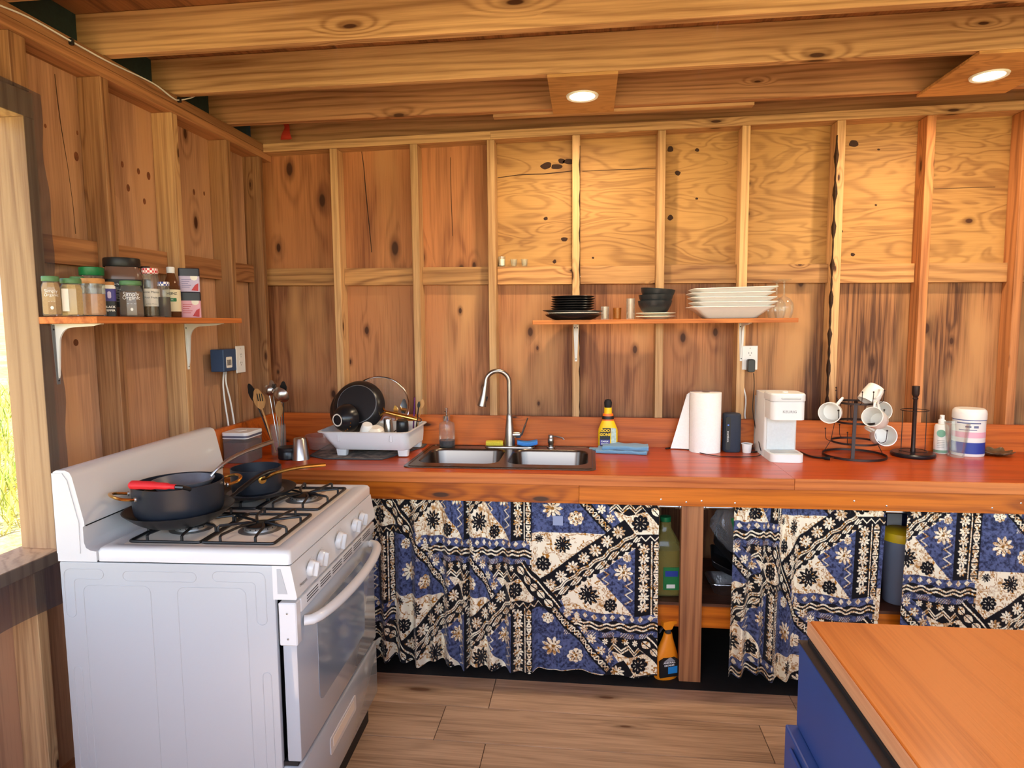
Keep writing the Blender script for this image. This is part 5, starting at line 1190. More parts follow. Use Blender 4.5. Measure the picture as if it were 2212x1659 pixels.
# ================================================================== MUG TREE
P = PZ(1845, 985, ZC); tx, ty = P.x, -.165; tx = PY(1845, 984, ty).x
mt = thing('mug_tree', 'three-tier dark iron mug tree with ball tipped pegs', 'mug rack', (tx, ty, ZC+.0006)); kk = msz((tx, ty, ZC))
zr = lambda v: PY(1846, v, ty).z-ZC
Zs = [zr(954), zr(911), zr(869.5)]; Rs = [.096, .082, .079]
def band(R, z0, hgt): return MB().lathe([(R, z0), (R+.0028, z0), (R+.0028, z0+hgt), (R, z0+hgt), (R, z0)], 48, cap=False)
obj('base_ring', band(.130, 0, .010), 'dark_metal', mt, smooth=35)
for R, z_ in zip(Rs, Zs): obj('tier_ring', band(R, z_-.004, .009), 'dark_metal', mt, smooth=35)
for s in (-1, 1):
    dc = Vector((CAM.x-tx, CAM.y-ty, 0)).normalized()*(-s); sd_ = Vector((-dc.y, dc.x, 0))*(s*.006)
    v0 = dc*.1285+sd_+Vector((0, 0, .004)); v1 = dc*.078+sd_*.3+Vector((0, 0, Zs[2]))
    n_ = Vector((1, 0, 0))
    vs = [p+n_*(q*.0075)+Vector((0, w_*.002, 0)) for p in (v0, v1) for w_ in (-1, 1) for q in (-1, 1)]
    obj('post', MB().hexa(vs), 'dark_metal', mt)
for a in (.1, 2.9): obj('wire_stay', MB().tube([(.13*math.cos(a), .13*math.sin(a), .005), (.098*math.cos(a), .098*math.sin(a), Zs[0]), (.084*math.cos(a), .084*math.sin(a), Zs[1]), (.080*math.cos(a), .080*math.sin(a), Zs[2])], .0016, 6), 'dark_metal', mt, smooth=True)
pegs = []
for R, z_, angs in ((Rs[2], Zs[2], (-160, -100, -75, -20, 5, 120)), (Rs[1], Zs[1], (-150, -15, 30, 80)), (Rs[0], Zs[0], (175, -125, -20, 100))):
    for a_ in angs:
        a = math.radians(a_); d = Vector((math.cos(a), math.sin(a), 0)); b0 = d*(R+.002)+Vector((0, 0, z_))
        pts = [b0, b0+d*.016+Vector((0, 0, .004)), b0+d*.025+Vector((0, 0, .016)), b0+d*.028+Vector((0, 0, .058))]
        pg = obj('peg', MB().tube(smoothpath(pts, 4), .0016, 6), 'dark_metal', mt, smooth=True); obj('ball_tip', MB().lathe([(.0001, -.004), (.0028, -.0028), (.004, 0), (.0028, .0028), (.0001, .004)], 10, cap=False), 'dark_metal', pg, smooth=True, loc=pts[-1])
def mug_parts(root, r=.042, h=.092):
    obj('cup', MB().lathe([(.0001, 0), (r*.78, 0), (r*.86, .004), (r*.98, h*.5), (r, h), (r*.93, h), (r*.91, h*.5), (r*.78, .008), (.0001, .007)], 36, cap=False), 'mug_white', root, smooth=40)
    obj('handle', MB().tube(smoothpath([(r*.93, 0, h*.78), (r*1.45, 0, h*.80), (r*1.72, 0, h*.55), (r*1.45, 0, h*.28), (r*.90, 0, h*.25)], 5), .0052, 8, flat=.7), 'mug_white', root, smooth=True)
plain('mug_white', (232, 230, 224), .3)
def mug(label, u, v, y, axis, hdir, r=.042, h=.092):
    C0 = PY(u, v, y); ax_ = Vector(axis).normalized(); base = C0-ax_*h
    hx_ = (Vector(hdir)-ax_*Vector(hdir).dot(ax_)).normalized(); hy_ = ax_.cross(hx_)
    o = thing('mug', label, 'mug', (0, 0, 0), 0, 'white mugs on the mug tree'); m_ = Matrix((hx_, hy_, ax_)).transposed().to_4x4(); m_.translation = base; o.matrix_world = m_
    mug_parts(o, r, h); return o
mug('white mug hanging alone on the side of mug tree next to the coffee maker', 1792, 892, ty-.10, (-.45, -.86, .05), (.6, 0, .8), .047, .085)
mug('white mug hanging at a slant on the front of mug tree, open end forward', 1884, 900, ty-.13, (-.62, -.70, .30), (-.1, 0, 1), .044, .095)
mug('white mug hanging behind the slanted one on the side of mug tree', 1907, 888, ty-.02, (.10, -.98, .1), (-.3, 0, .9), .043, .08)
mug('white mug hanging lowest on the mug tree, open end forward', 1914, 941, ty-.06, (-.05, -.97, .22), (-.9, .2, .5), .047, .085)
mug('cream mug hanging upside down at the top of mug tree', 1872, 868, ty-.02, (-.55, -.15, -.80), (-.1, -1, -.1), .042, .082)
# ================================================================== PAPER TOWEL STAND, SPRAY, GLASS, CANISTER, SHELL
x, y, r, h = cstand(1971, 992, 86, 834)
sd = thing('towel_holder', 'black iron paper towel holder without a roll', 'stand', (x, y, ZC+.0006))
obj('base', MB().lathe([(r*.97, 0), (r, .004), (r, .012), (r*.95, .017), (.0001, .018)], 44, cap=False), 'black_ceramic', sd, smooth=40)
obj('pole', MB().lathe([(.0105, .018), (.0105, .03), (.009, .04), (.0085, h*.80), (.012, h*.82), (.009, h*.84), (.012, h*.86), (.0155, h*.885), (.0155, h), (.0001, h)], 16, cap=False), 'dark_metal', sd, smooth=40)
for zz in (.024, h*.655): obj('guard_ring', MB().tube([(.056*math.cos(a), .056*math.sin(a), zz) for a in np.linspace(0, math.tau, 40, endpoint=False)], .0017, 6, closed=True), 'black_ceramic', sd, smooth=True)
for a in (0.15, 3.3): obj('guard_wire', MB().tube([(.056*math.cos(a), .056*math.sin(a), .02), (.056*math.cos(a), .056*math.sin(a), h*.655)], .0017, 6), 'black_ceramic', sd, smooth=True)
x, y, r, h = cstand(2031, 979, 27, 896, .01)
sb_ = thing('spray_bottle', 'white plastic spray bottle with pale green round emblem', 'bottle', (x, y, ZC+.0006), facing((x, y, 0)))
obj('body', MB().lathe([(r*.95, 0), (r, .004), (r, h*.68), (r*.85, h*.745), (r*.5, h*.76)], 26), 'white_plastic', sb_, smooth=35)
obj('base_band', MB().lathe([(r*1.005, .003), (r*1.005, h*.09)], 26, cap=False), plain('sage', (120, 158, 136), .5), sb_, smooth=True)
obj('sprayer', MB().lathe([(r*.52, h*.765), (r*.52, h*.86), (r*.34, h*.875), (r*.34, h*.99), (.0001, h)], 18, cap=False).box(-r*.12, r*.12, -r*.6, 0, h*.92, h*.97, .001), 'white_plastic', sb_, smooth=40)
obj('emblem', MB().lathe([(r*.6, -r*.80), (r*.6, -r*1.02), (.0001, -r*1.03)], 24, (0, 0, h*.53), 'Y', cap=False), plain('emblem_green', (116, 172, 150), .5), sb_)
mb = MB()
for k in range(5): mb.box(-r*.5, r*.5, -r*.995-.0004, -r*.93, h*(.34-.045*k), h*(.34-.045*k)+.0014)
obj('print', mb, 'letter_grey', sb_)
x, y, r, h = cstand(2089, 986, 63, 882)
wc = thing('wipes_canister', 'white wipes canister with pink and blue label', 'canister', (x, y, ZC+.0006), facing((x, y, 0)))
obj('body', MB().lathe([(r*.93, 0), (r*.96, .004), (r*.96, h*.78)], 36), 'white_plastic', wc, smooth=35)
obj('lid', MB().lathe([(r, h*.785), (r, h*.9), (r*.97, h*.96), (r*.86, h), (.0001, h*1.0)], 36, cap=False), 'white_plastic', wc, smooth=35)
obj('blue_band', MB().lathe([(r*.964, h*.06), (r*.964, h*.30)], 36, cap=False), 'label_blue', wc, smooth=True)
obj('pink_band', MB().lathe([(r*.964, h*.40), (r*.964, h*.52)], 36, cap=False), 'label_pink', wc, smooth=True)
obj('top_line', MB().lathe([(r*.966, h*.765), (r*.966, h*.778)], 36, cap=False), 'label_blue', wc, smooth=True)
mb = MB()
for z0, z1, a0, a1 in ((.70, .725, -.75, .75), (.62, .655, -.2, .15), (.61, .66, .3, .6), (.56, .575, -.6, .5)):
    n = 10; vs = [(r*.967*math.sin(a0+(a1-a0)*k/n), -r*.967*math.cos(a0+(a1-a0)*k/n), h*zz) for zz in (z0, z1) for k in range(n+1)]
    mb.add(vs, [(k, k+1, n+2+k, n+1+k) for k in range(n)])
obj('fine_print', mb, 'slate_print' if 'slate_print' in M else plain('slate_print', (92, 100, 140), .5), wc, fix=False)
x, y, r, h = cstand(2064, 990, 44, 913)
gl_ = tag(obj('drinking_glass', MB().lathe([(.0001, 0), (r*.70, 0), (r*.72, .003), (r*1.08, h), (r*1.03, h), (r*.70, .022), (.0001, .020)], 32, cap=False), 'clear_glass', smooth=35, loc=(x, y, ZC+.0006)), 'clear drinking glass standing before the wipes canister', 'glass')
P = PZ(2148, 982, ZC); plain('shell_brown', (98, 78, 56), .35, noise=.4, nscale=40); mb = MB()
rg = []
for zz, s in ((0, .55), (.004, .8), (.012, 1.0), (.0145, 1.0), (.008, .78), (.005, .4)):
    rg.append([(.068*s*(1+.10*math.sin(a*9))*math.cos(a), .055*s*(1+.10*math.sin(a*9))*math.sin(a), zz+.004*s*math.sin(a*9)*(zz > .01)+(.006 if zz > .01 and math.sin(a) > .6 else 0)) for a in np.linspace(0, math.tau, 54, endpoint=False)])
tag(obj('shell_dish', mb.loft(rg), 'shell_brown', smooth=50, loc=(P.x, min(P.y, -.10), ZC+.0045)), 'brown wavy-edged shell dish at the end of the counter', 'dish')
# ================================================================== DISH RACK AND ITS DISHES
t = NT('mat_grey'); tc = t.n('ShaderNodeTexCoord'); n1 = t.noise(tc.outputs['Object'], 22, 3, .6); c = t.mix(t.maprange(n1, .42, .6), lin((96, 88, 82)), lin((150, 136, 122))); t.bsdf(Base_Color=c, Roughness=.95)
plain('mat_edge', (70, 74, 76), .9)
ma = thing('drying_mat', 'grey mottled drying mat under the white dish rack', 'mat', (-.99, -.235, ZC+.0006))
obj('pad', MB().prism([(-.245, -.13), (-.15, -.19), (.12, -.185), (.235, .12), (.235, .19), (-.27, .19)], 0, .0035), 'mat_grey', ma)
obj('binding', MB().tube([(-.245, -.13, .003), (-.15, -.19, .003), (.12, -.185, .003), (.235, .12, .003), (.235, .19, .003), (-.27, .19, .003)], .0035, 6, closed=True), 'mat_edge', ma)
RKX, RKY, RKZ = -.968, -.222, ZC+.0048
plain('rack_white', (226, 228, 230), .4)
rk = thing('dish_rack', 'white plastic dish rack tub full of drying dishes', 'dish rack', (RKX, RKY, RKZ))
hr = .118; rg = []
for z_, w, d, ox_ in ((.030, .355, .285, .030), (.034, .365, .295, .029), (.075, .395, .325, .014), (hr-.006, .42, .34, .0), (hr-.004, .446, .362, 0), (hr, .449, .365, 0), (hr+.001, .426, .342, 0), (hr-.008, .415, .333, 0), (.075, .388, .318, .014), (.038, .355, .285, .029)):
    rg.append([(a+ox_, b, z_) for a, b in rrect(w, d, .04, 7)])
obj('tub', MB().loft(rg), 'rack_white', rk, smooth=45)
for sx_ in (-1, 1):
    for sy_ in (-1, 1): obj('foot', MB().loft([[(a, b, z_) for a, b in rrect(.05*s, .04*s, .008, 3, .03+sx_*.148, sy_*.115)] for z_, s in ((0, .9), (.0305, 1.05))]), 'rack_white', rk, smooth=40)
for xx in (-.115, .135): obj('grip_slot', MB().box(xx-.006, xx+.006, -.172, -.163, .072, .104, .002), 'rack_white', rk)
RB = RKZ+.04
def orient(o, axis, xdir, pos):
    az = Vector(axis).normalized(); axx = (Vector(xdir)-az*Vector(xdir).dot(az)).normalized(); ay = az.cross(axx)
    m_ = Matrix((axx, ay, az)).transposed().to_4x4(); m_.translation = pos; o.matrix_world = m_; return o
# frying pan with its underside to the viewer: local +z = out of the underside
mm = msz((RKX, RKY, 1.05))
C1 = PY(771, 873, -.258); R1_ = 57*msz(C1)
fp = orient(thing('frying_pan', 'black frying pan with gold handle propped up in the dish rack', 'pan'), (.10, -.93, .34), (1, 0, -.25), C1)
obj('body', MB().lathe([(.0001, .003), (R1_*.70, .003), (R1_*.74, 0), (R1_*.9, -.014), (R1_, -.040), (R1_*.985, -.041), (R1_*.88, -.016), (R1_*.7, -.004), (.0001, -.003)], 52, cap=False), 'black_ceramic', fp, smooth=35)
obj('base_ring', MB().lathe([(R1_*.72, .0032), (R1_*.735, .0028), (R1_*.75, .0)], 52, cap=False), 'grey_pan', fp, smooth=True)
obj('base_disc', MB().lathe([(R1_*.715, .0031), (.0001, .0036)], 48, cap=False), 'black_ceramic', fp, smooth=True)
obj('handle_arm', MB().tube([(R1_*.93, .02, -.030), (R1_*1.04, .008, -.012), (R1_*1.2, 0, -.006)], .0045, 8).tube([(R1_*.93, -.02, -.030), (R1_*1.04, -.008, -.012), (R1_*1.2, 0, -.006)], .0045, 8), 'gold', fp, smooth=True)
obj('handle', MB().tube([(R1_*1.16, 0, -.006), (R1_*1.5, 0, -.002), (R1_*2.2, .003, -.004), (R1_*2.36, .004, -.006)], [.008, .010, .0115, .0095], 12, flat=.7), 'gold', fp, smooth=True)
obj('hanging_loop', MB().tube([(R1_*2.44+.013*math.cos(a), .004+.009*math.sin(a), -.006) for a in np.linspace(0, math.tau, 16, endpoint=False)], .002, 6, closed=True), 'dark_metal', fp, smooth=True)
C2_ = PY(757, 880, -.225)
f4 = orient(thing('frying_pan', 'black pan leaning behind the gold handled one in dish rack', 'pan'), (-.05, -.93, .34), (1, 0, 0), C2_)
obj('body', MB().lathe([(.0001, .003), (R1_*.66, .003), (R1_*.70, 0), (R1_*.86, -.012), (R1_*.96, -.034), (R1_*.94, -.035), (R1_*.84, -.012), (R1_*.66, -.003), (.0001, -.003)], 48, cap=False), 'black_ceramic', f4, smooth=35)
C3 = PY(817, 878, -.145); R3 = 66*msz(C3)
ld2 = orient(thing('glass_lid', 'round glass pot lid with steel rim leaning in the dish rack', 'lid'), (.18, -.93, .32), (1, 0, 0), C3)
obj('dome', MB().lathe([(R3*.97, 0), (R3*.7, .014), (R3*.35, .022), (.0001, .025)], 48, cap=False), 'clear_glass', ld2, smooth=True)
obj('rim', MB().tube([(R3*math.cos(a), R3*math.sin(a), -.001) for a in np.linspace(0, math.tau, 56, endpoint=False)], .0042, 8, closed=True), 'chrome', ld2, smooth=True)
obj('knob', MB().lathe([(.006, .0255), (.006, .036), (.016, .042), (.017, .048), (.0001, .052)], 20, cap=False), 'black_plastic', ld2, smooth=40)
def rack_item(name, label, cat, u, v, y, axis, xd, prof, mat, seg=32):
    o = orient(thing(name, label, cat), axis, xd, PY(u, v, y)); obj('body', MB().lathe(prof, seg, cap=False), mat, o, smooth=38); return o
bw = rack_item('bowl', 'black patterned bowl upturned in front of the pans in dish rack', 'bowl', 741, 905, -.345, (-.34, -.85, -.02), (1, 0, 0), [(.0001, .034), (.024, .034), (.025, .038), (.029, .038), (.030, .033), (.05, .018), (.064, -.01), (.068, -.035), (.065, -.035), (.058, -.01), (.045, .012), (.0001, .026)], 'black_ceramic')
obj('foot_ring', MB().lathe([(.0235, .0385), (.0265, .0395), (.0295, .0385)], 28, cap=False), 'offwhite', bw, smooth=True)
mb = MB()
for k in range(5):
    a = -1.2+.32*k; mb.lathe([(.0035, 0), (.0001, .0008)], 8, (.058*math.cos(a), .058*math.sin(a), .008+.004*(k % 2)))
obj('gold_specks', mb, 'gold', bw)
rack_item('cup', 'white cup upturned between bowl and frying pan in dish rack', 'cup', 793, 921, -.36, (.25, -.35, .9), (1, 0, 0), [(.0001, .012), (.021, .012), (.024, .008), (.030, -.02), (.033, -.055), (.031, -.055), (.022, .004), (.0001, .006)], 'mug_white')
rack_item('cup', 'pale saucer-like cup lying low in the dish rack', 'cup', 812, 925, -.355, (.1, -.3, .95), (1, 0, 0), [(.0001, .006), (.022, .006), (.036, -.005), (.04, -.03), (.038, -.03), (.03, 0), (.0001, .002)], 'offwhite')
rack_item('steel_cup', 'small steel cup upturned in the dish rack under gold handle', 'cup', 838, 908, -.25, (0, -.1, 1), (1, 0, 0), [(.0001, .01), (.018, .01), (.02, .006), (.025, -.06), (.0235, -.06), (.0001, .004)], 'steel')
rack_item('cup', 'glossy black cup upturned at the faucet end of dish rack', 'cup', 869, 911, -.30, (.05, -.12, 1), (1, 0, 0), [(.0001, .008), (.024, .008), (.028, .003), (.0295, -.03), (.028, -.05), (.026, -.05), (.024, 0), (.0001, .003)], 'black_ceramic')
# cutlery standing at the end of the rack
plain('purple_iridescent', (128, 70, 160), .2, metal=.8)
def stick(name, label, cat, p0, p1, r, mat, head=None, hm=None):
    o = thing(name, label, cat, p0); d = Vector(p1)-Vector(p0)
    obj('handle', MB().tube([(0, 0, 0), d*.5, d], r, 8, flat=.6), mat, o, smooth=True)
    if head:
        w, l, th = head; w *= 1.15; l *= 1.15; n_ = Vector((0, -1, 0)); dn = d.normalized(); sd2 = dn.cross(n_).normalized(); n2 = sd2.cross(dn)
        poly = [(math.sin(a)*w/2*(1.0 if math.cos(a) > -.2 else .8), l/2-math.cos(a)*l/2) for a in np.linspace(0, math.tau, 18, endpoint=False)]
        vs = [d+dn*(b-.004)+sd2*a+n2*(s*th/2) for s in (-1, 1) for a, b in poly]; n = 18
        mb = MB(); mb.add(vs, [tuple(reversed(range(n))), tuple(range(n, 2*n))]+[(k, (k+1) % n, n+(k+1) % n, n+k) for k in range(n)])
        obj('head', mb, hm or mat, o, smooth=40)
    return o
cz = RB+.01
yq = -.13
stick('knife', 'knife with purple iridescent handle standing in the dish rack', 'knife', PY(893, 925, yq), PY(896, 858, yq), .006, 'purple_iridescent')
stick('spatula', 'black handled utensil standing in the dish rack beside purple knife', 'utensil', PY(899, 925, yq+.012), PY(904, 880, yq+.012), .005, 'black_plastic', (.012, .03, .006))
stick('wooden_spoon', 'small wooden spoon standing in the dish rack by the wall', 'spoon', PY(901, 925, yq+.03), PY(910, 880, yq+.03), .004, 'utensil_wood', (.022, .04, .006))
stick('spoon', 'steel serving spoon standing behind gold handle in the dish rack', 'spoon', PY(868, 925, -.17), PY(871, 892, -.17), .004, 'chrome', (.03, .065, .006))
stick('spoon', 'wooden-toned teaspoon standing low in the dish rack', 'spoon', PY(860, 925, -.20), PY(856, 893, -.20), .0035, 'gold', (.02, .038, .005))
# ================================================================== LEFT END OF THE COUNTER
P = PZ(537, 1000, ZC)
gx0, gx1, gy0, gy1 = -1.570, -1.447, -.545, -.40
hg = PY(537, 936, gy0).z-ZC
plain('grain_red', (96, 54, 46), .85, noise=.5, nscale=350)
gb_ = thing('storage_container', 'square clear container of red-brown grains with white lid', 'container', ((gx0+gx1)/2, (gy0+gy1)/2, ZC+.0006)); gw, gd_ = gx1-gx0, gy1-gy0
obj('grains', MB().loft([[(a, b, z_) for a, b in rrect(gw*.95, gd_*.95, .014, 4)] for z_ in (.003, hg*.66)]), 'grain_red', gb_, smooth=35)
obj('walls', MB().loft([[(a, b, z_) for a, b in rrect(gw*s, gd_*s, .016, 4)] for z_, s in ((0, .97), (.003, .98), (hg*.83, 1.0))]), 'clear_plastic', gb_, smooth=35)
obj('seal_band', MB().loft([[(a, b, z_) for a, b in rrect(gw*1.01, gd_*1.01, .018, 4)] for z_ in (hg*.83, hg*.90)]), plain('slate', (92, 92, 112), .5), gb_, smooth=35)
l_ = obj('lid', MB().loft([[(a, b, z_) for a, b in rrect(gw*1.03*s, gd_*1.03*s, .02, 5)] for z_, s in ((hg*.901, 1), (hg*.98, 1), (hg, .97))]), 'white_plastic', gb_, smooth=35)
obj('dial', MB().lathe([(.026, hg+.0001), (.024, hg+.002), (.0001, hg+.002)], 26, (-.005, 0, 0), cap=False), 'white_plastic', l_, smooth=True)
obj('low_rim', MB().loft([[(a, b, z_) for a, b in rrect(gw*1.012, gd_*1.012, .018, 4)] for z_ in (hg*.80, hg*.828)]), 'white_plastic', gb_, smooth=35)
ux, uy = -1.405, -.335
uj = tag(obj('utensil_jar', MB().lathe([(.0001, 0), (.033, 0), (.035, .004), (.036, .145), (.0335, .145), (.0325, .012), (.0001, .010)], 32, cap=False), 'clear_glass', smooth=35, loc=(ux, uy, ZC+.0006)), 'tall clear glass jar holding cooking utensils in the corner', 'jar')
ub = Vector((ux, uy, ZC+.014))
def ut(name, label, u, v, r, mat, head=None, hm=None, off=(0, 0), yy=None):
    return stick(name, label, 'utensil', ub+Vector((off[0], off[1], 0)), PY(u, v, uy+(yy if yy is not None else off[1]*1.6)), r, mat, head, hm)
ut('black_spatula', 'black curved spatula standing in the utensil jar near left wall', 553, 868, .005, 'black_plastic', (.034, .085, .004), off=(-.018, .006))
ws = ut('slotted_turner', 'wooden turner with three slots standing in the utensil jar', 566, 882, .0055, 'utensil_wood', (.050, .088, .005), off=(-.008, -.018))
hc = PY(563, 858, uy-.0288)-ws.location
for k in (-1, 0, 1): obj('slot', MB().box(-.0018, .0018, -.0012, .0012, -.018, .018), 'ink', ws, loc=hc+Vector((k*.011, -.007, 0)), rot=(0, math.radians(-8), 0))
def ladle(label, u, v, R, off, yy):
    R *= 1.25
    o = stick('ladle', label, 'utensil', ub+Vector((off[0], off[1], 0)), PY(u, v, uy+yy), .0035, 'steel'); d = PY(u, v, uy+yy)-o.location
    b_ = obj('bowl', MB().lathe([(.0001, -R*.8), (R*.5, -R*.68), (R*.85, -R*.35), (R, 0), (R*.97, .001), (R*.82, -R*.33), (R*.48, -R*.64), (.0001, -R*.75)], 28, cap=False), 'steel', o, smooth=50); 
    b_.location = d+Vector((0, .0, R*.5)); b_.rotation_euler = (math.radians(-62), math.radians(20), 0); return o
ladle('small steel ladle standing in the utensil jar behind the slotted turner', 582, 850, .023, (.0, .008), .02)
ladle('large shiny steel ladle standing in the utensil jar', 608, 862, .033, (.012, .004), -.005)
tn = ut('slotted_spatula', 'steel slotted spatula standing in the utensil jar', 590, 850, .003, 'steel', (.032, .06, .002), off=(.006, .012))
for k in range(4): obj('slot', MB().box(-.0012, .0012, -.001, .001, -.02, .02), 'ink', tn, loc=PY(592, 838, uy+.018)-tn.location+Vector((-.009+k*.006, -.003, 0)), rot=(0, math.radians(12), 0))
ut('black_turner', 'black pointed turner standing in the utensil jar behind the ladle', 612, 850, .004, 'black_plastic', (.03, .055, .003), off=(.016, .012))
ut('wooden_spatula', 'flat wooden spatula standing in the utensil jar under the large ladle', 603, 900, .006, 'utensil_wood', (.034, .07, .005), off=(.010, -.014))
x, y, r, h = stand(648, 975, 82, 942, ZC)
rc = thing('food_tub', 'empty clear round plastic tub behind the steel tumbler', 'tub', (-1.255, -.165, ZC+.0006))
obj('wall', MB().lathe([(.0001, 0), (.066, 0), (.070, .003), (.080, .062), (.088, .064), (.088, .068), (.079, .068), (.069, .004), (.0001, .003)], 40, cap=False), glassy('tub_plastic', (246, 232, 224), .12, .15), rc, smooth=40)
P = PZ(609, 995, ZC)
bj = thing('black_jar', 'squat black lidded jar between utensil jar and steel tumbler', 'jar', (-1.318, -.42, ZC+.0006))
obj('body', MB().lathe([(.040, 0), (.044, .004), (.045, .036), (.043, .039)], 32), 'black_ceramic', bj, smooth=40)
obj('lid', MB().lathe([(.0455, .0395), (.046, .052), (.043, .055), (.0001, .0545)], 32, cap=False), 'lid_black', bj, smooth=40)
x, y, r, h = stand(648, 996, 37, 946, ZC)
tag(obj('steel_tumbler', MB().lathe([(.040, 0), (.0385, .004), (.028, h-.004), (.025, h), (.0001, h-.002)], 36), 'steel', smooth=45, loc=(x+.004, y, ZC+.0006)), 'upturned brushed steel tumbler on the counter before the drying mat', 'cup')
# ================================================================== UNDER THE COUNTER
ZU = .3284
glassy('oil_plastic', (206, 196, 120), .22, .1); plain('oil', (150, 128, 40), .2); plain('foil', (206, 206, 206), .3, metal=1, bump=.6, nscale=60); plain('cap_yellow', (240, 200, 30), .45); plain('orange_plastic', (236, 140, 24), .4); plain('grey_dark', (52, 52, 56), .5); plain('label_cyan', (30, 130, 200), .5)
P = PY(1436, 1280, -.44)
oj = thing('oil_jug', 'large clear oil jug with green label on the lower shelf', 'jug', (P.x, -.43, ZU+.0004), .1)
rj = .062
obj('shell', MB().loft([[(a, b, z_) for a, b in rrect(2*rj*s, 2*rj*s, .025*s, 6)] for z_, s in ((0, .93), (.006, 1), (.06, 1), (.07, .97), (.08, 1), (.14, 1), (.15, .97), (.16, 1), (.22, .96), (.26, .62), (.29, .36), (.315, .34))]), 'oil_plastic', oj, smooth=35)
obj('oil', MB().loft([[(a, b, z_) for a, b in rrect(2*rj*s*.93, 2*rj*s*.93, .022*s, 6)] for z_, s in ((.004, .93), (.01, 1), (.20, 1))]), 'oil', oj, smooth=35)
obj('cap', MB().lathe([(.023, .316), (.023, .336), (.0001, .338)], 22, cap=False), 'lid_green2', oj, smooth=40)
obj('label', MB().box(-.02, .05, -rj-.002, -rj+.004, .03, .13, .001), 'label_green', oj)
obj('label_patch', MB().box(-.012, .042, -rj-.0026, -rj-.0021, .09, .115), 'label_blue', oj)
obj('barcode', MB().box(-.006, .030, -rj-.0026, -rj-.0021, .038, .055), 'label_white', oj)
P = PY(1565, 1290, -.42)
ft_ = thing('foil_tray', 'round edged aluminium foil tray on the lower shelf', 'tray', (P.x+.03, -.40, ZU+.0004))
obj('tray', MB().loft([[(a, b, z_) for a, b in rrect(.20*s, .15*s, .03, 6)] for z_, s in ((0, .74), (.003, .78), (.05, .98), (.053, 1.04), (.056, 1.03), (.05, .96), (.006, .76))]), 'foil', ft_, smooth=45)
plain('tray_black', (26, 26, 28), .3); glassy('bag_plastic', (230, 232, 234), .10, .15)
for k, (dz, tl, lb) in enumerate(((.060, .45, 'black plastic food tray leaning in the foil tray, lower one'), (.135, .85, 'black plastic food tray leaning behind the lower one'))):
    o = tag(obj('food_tray', MB().loft([[(a, b, z_) for a, b in rrect(.19*s, .13*s, .02, 5)] for z_, s in ((0, .8), (.003, .83), (.03, .97), (.032, 1.04), (.034, 1.03), (.03, .95), (.006, .81))]), 'tray_black', smooth=40, loc=(P.x+.015-.01*k, -.40+.01*k, ZU+.045+dz), rot=(.3, tl, 0)), lb, 'tray')
pk = thing('plastic_bag', 'crumpled clear bag of disposable trays with green label', 'bag', (P.x+.045, -.425, ZU+.24))
mb = MB(); rg = []
for j in range(9):
    s = j/8; rr = .085*math.sin(math.pi*(.14+.8*s))
    rg.append([(rr*(1+.18*math.sin(a*5+j)+.1*math.sin(a*11+j*2))*math.cos(a)-.03*s, rr*.7*(1+.15*math.sin(a*7+j*1.3))*math.sin(a), -.05+.22*s) for a in np.linspace(0, math.tau, 26, endpoint=False)])
obj('film', mb.loft(rg), 'bag_plastic', pk, smooth=20)
lb_ = obj('green_label', MB().box(-.04, .04, -.0008, .0008, -.042, .042), 'label_green', pk, loc=(.0, -.092, .09), rot=(0, math.radians(-14), .1))
text('up&up', .018, 'letter_white', lb_, T((0, -.0012, -.02)), bold=.0003); obj('arrow', MB().prism([(-.012, .005), (.0, .022), (.012, .005), (.005, .005), (.005, -.006), (-.005, -.006), (-.005, .005)], -.0014, -.0009, 'Y'), 'letter_white', lb_)
P = PY(1937, 1300, -.44)
pc = thing('pitcher', 'tall translucent pitcher with yellow lid on the lower shelf', 'pitcher', (P.x, -.44, ZU+.0004))
hp2 = PY(1937, 1142, -.44).z-ZU
obj('body', MB().lathe([(.050, 0), (.054, .004), (.066, hp2*.80), (.070, hp2*.82), (.070, hp2*.88)], 36), glassy('pitcher_plastic', (176, 186, 206), .5, .2), pc, smooth=40)
obj('lid', MB().lathe([(.0725, hp2*.86), (.0735, hp2*.93), (.070, hp2*.97), (.052, hp2), (.0001, hp2)], 36, cap=False).box(-.012, .012, -.088, -.066, hp2*.9, hp2*.97, .003), 'cap_yellow', pc, smooth=40)
bx2 = thing('carton', 'dark carton standing behind the yellow lidded pitcher', 'box', (P.x+.03, -.27, ZU+.0004))
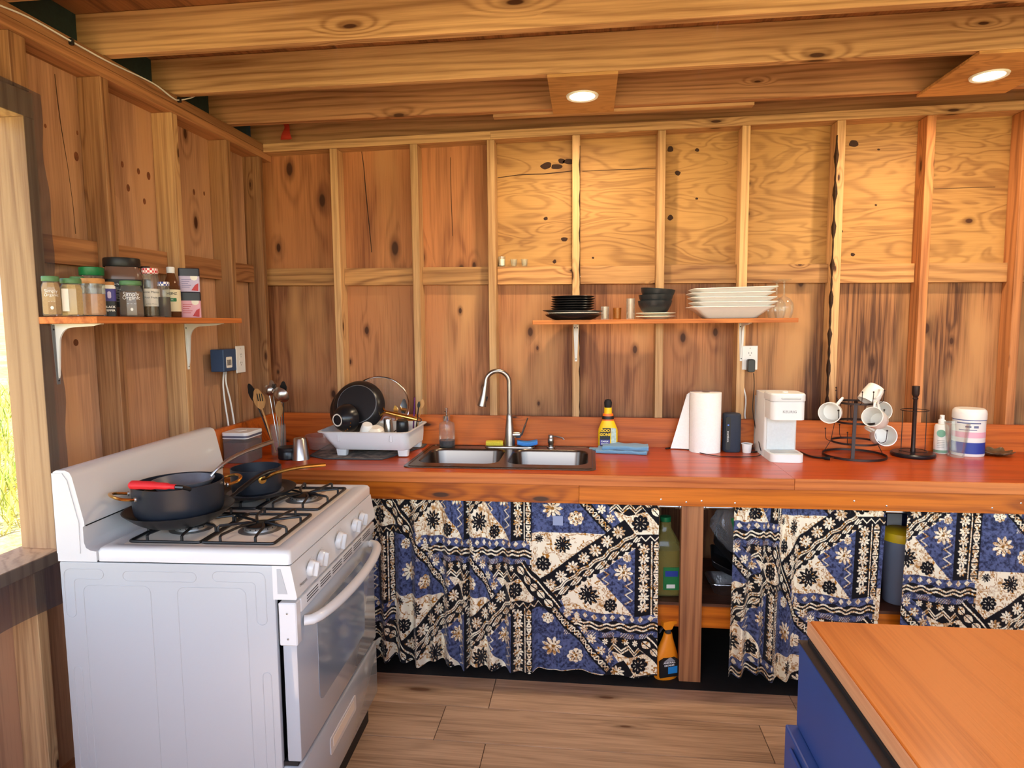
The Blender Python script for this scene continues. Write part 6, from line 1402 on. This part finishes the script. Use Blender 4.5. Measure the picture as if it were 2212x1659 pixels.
obj('box', MB().box(-.08, .08, -.05, .05, 0, .37, .002), plain('carton_navy', (30, 32, 62), .6), bx2); obj('label', MB().box(-.03, .03, -.0512, -.0502, .27, .34), 'label_white', bx2)
P = PZ(1440, 1470, .003); kq = msz(P); ho = 128*kq
ob = thing('detailer_spray', 'orange trigger spray bottle of car detailer on the floor', 'spray bottle', (P.x, P.y+.03, .0026), .35)
ra, rb = 27*kq, 15*kq
obj('body', MB().loft([ell(ra*.92, rb*.92, 0), ell(ra, rb, .005), ell(ra, rb, ho*.30), ell(ra*.97, rb*.97, ho*.40), ell(ra*.70, rb*.85, ho*.55, ox_=.003), ell(ra*.42, rb*.65, ho*.70, ox_=.006), ell(ra*.33, rb*.55, ho*.78, ox_=.007)]), 'orange_plastic', ob, smooth=45)
obj('collar', MB().lathe([(.012, ho*.781), (.0125, ho*.84), (.010, ho*.85)], 18, (.007, 0, 0)), 'grey_dark', ob, smooth=40)
obj('trigger_head', MB().prism([(-.010, ho*.851), (.020, ho*.851), (.030, ho*.93), (.042, ho*.94), (.042, ho*.985), (.01, ho), (-.018, ho*.985), (-.020, ho*.90)], -.011, .011, 'Y'), 'orange_plastic', ob, smooth=30)
obj('trigger', MB().prism([(-.012, ho*.90), (-.03, ho*.86), (-.036, ho*.80), (-.031, ho*.80), (-.022, ho*.85)], -.005, .005, 'Y'), 'grey_dark', ob)
obj('label', MB().prism([(-ra*.78, ho*.06), (ra*.78, ho*.06), (ra*.82, ho*.34), (ra*.45, ho*.40), (-ra*.45, ho*.40), (-ra*.82, ho*.34)], -rb*1.04, -rb*.7, 'Y'), 'label_black', ob)
obj('info_patch', MB().box(-ra*.1, ra*.7, -rb*1.07, -rb*1.045, ho*.12, ho*.24), 'label_cyan', ob)
obj('mountain_emblem', MB().prism([(-ra*.5, ho*.335), (ra*.5, ho*.335), (ra*.1, ho*.41), (-ra*.15, ho*.385)], -rb*1.07, -rb*1.045, 'Y'), 'letter_grey', ob)
text('ARMORALL', .0105, 'letter_white', ob, T((0, -rb*1.08, ho*.315)), bold=.0003); text('DETAILER', .0105, 'letter_white', ob, T((0, -rb*1.08, ho*.268)), bold=.0003)
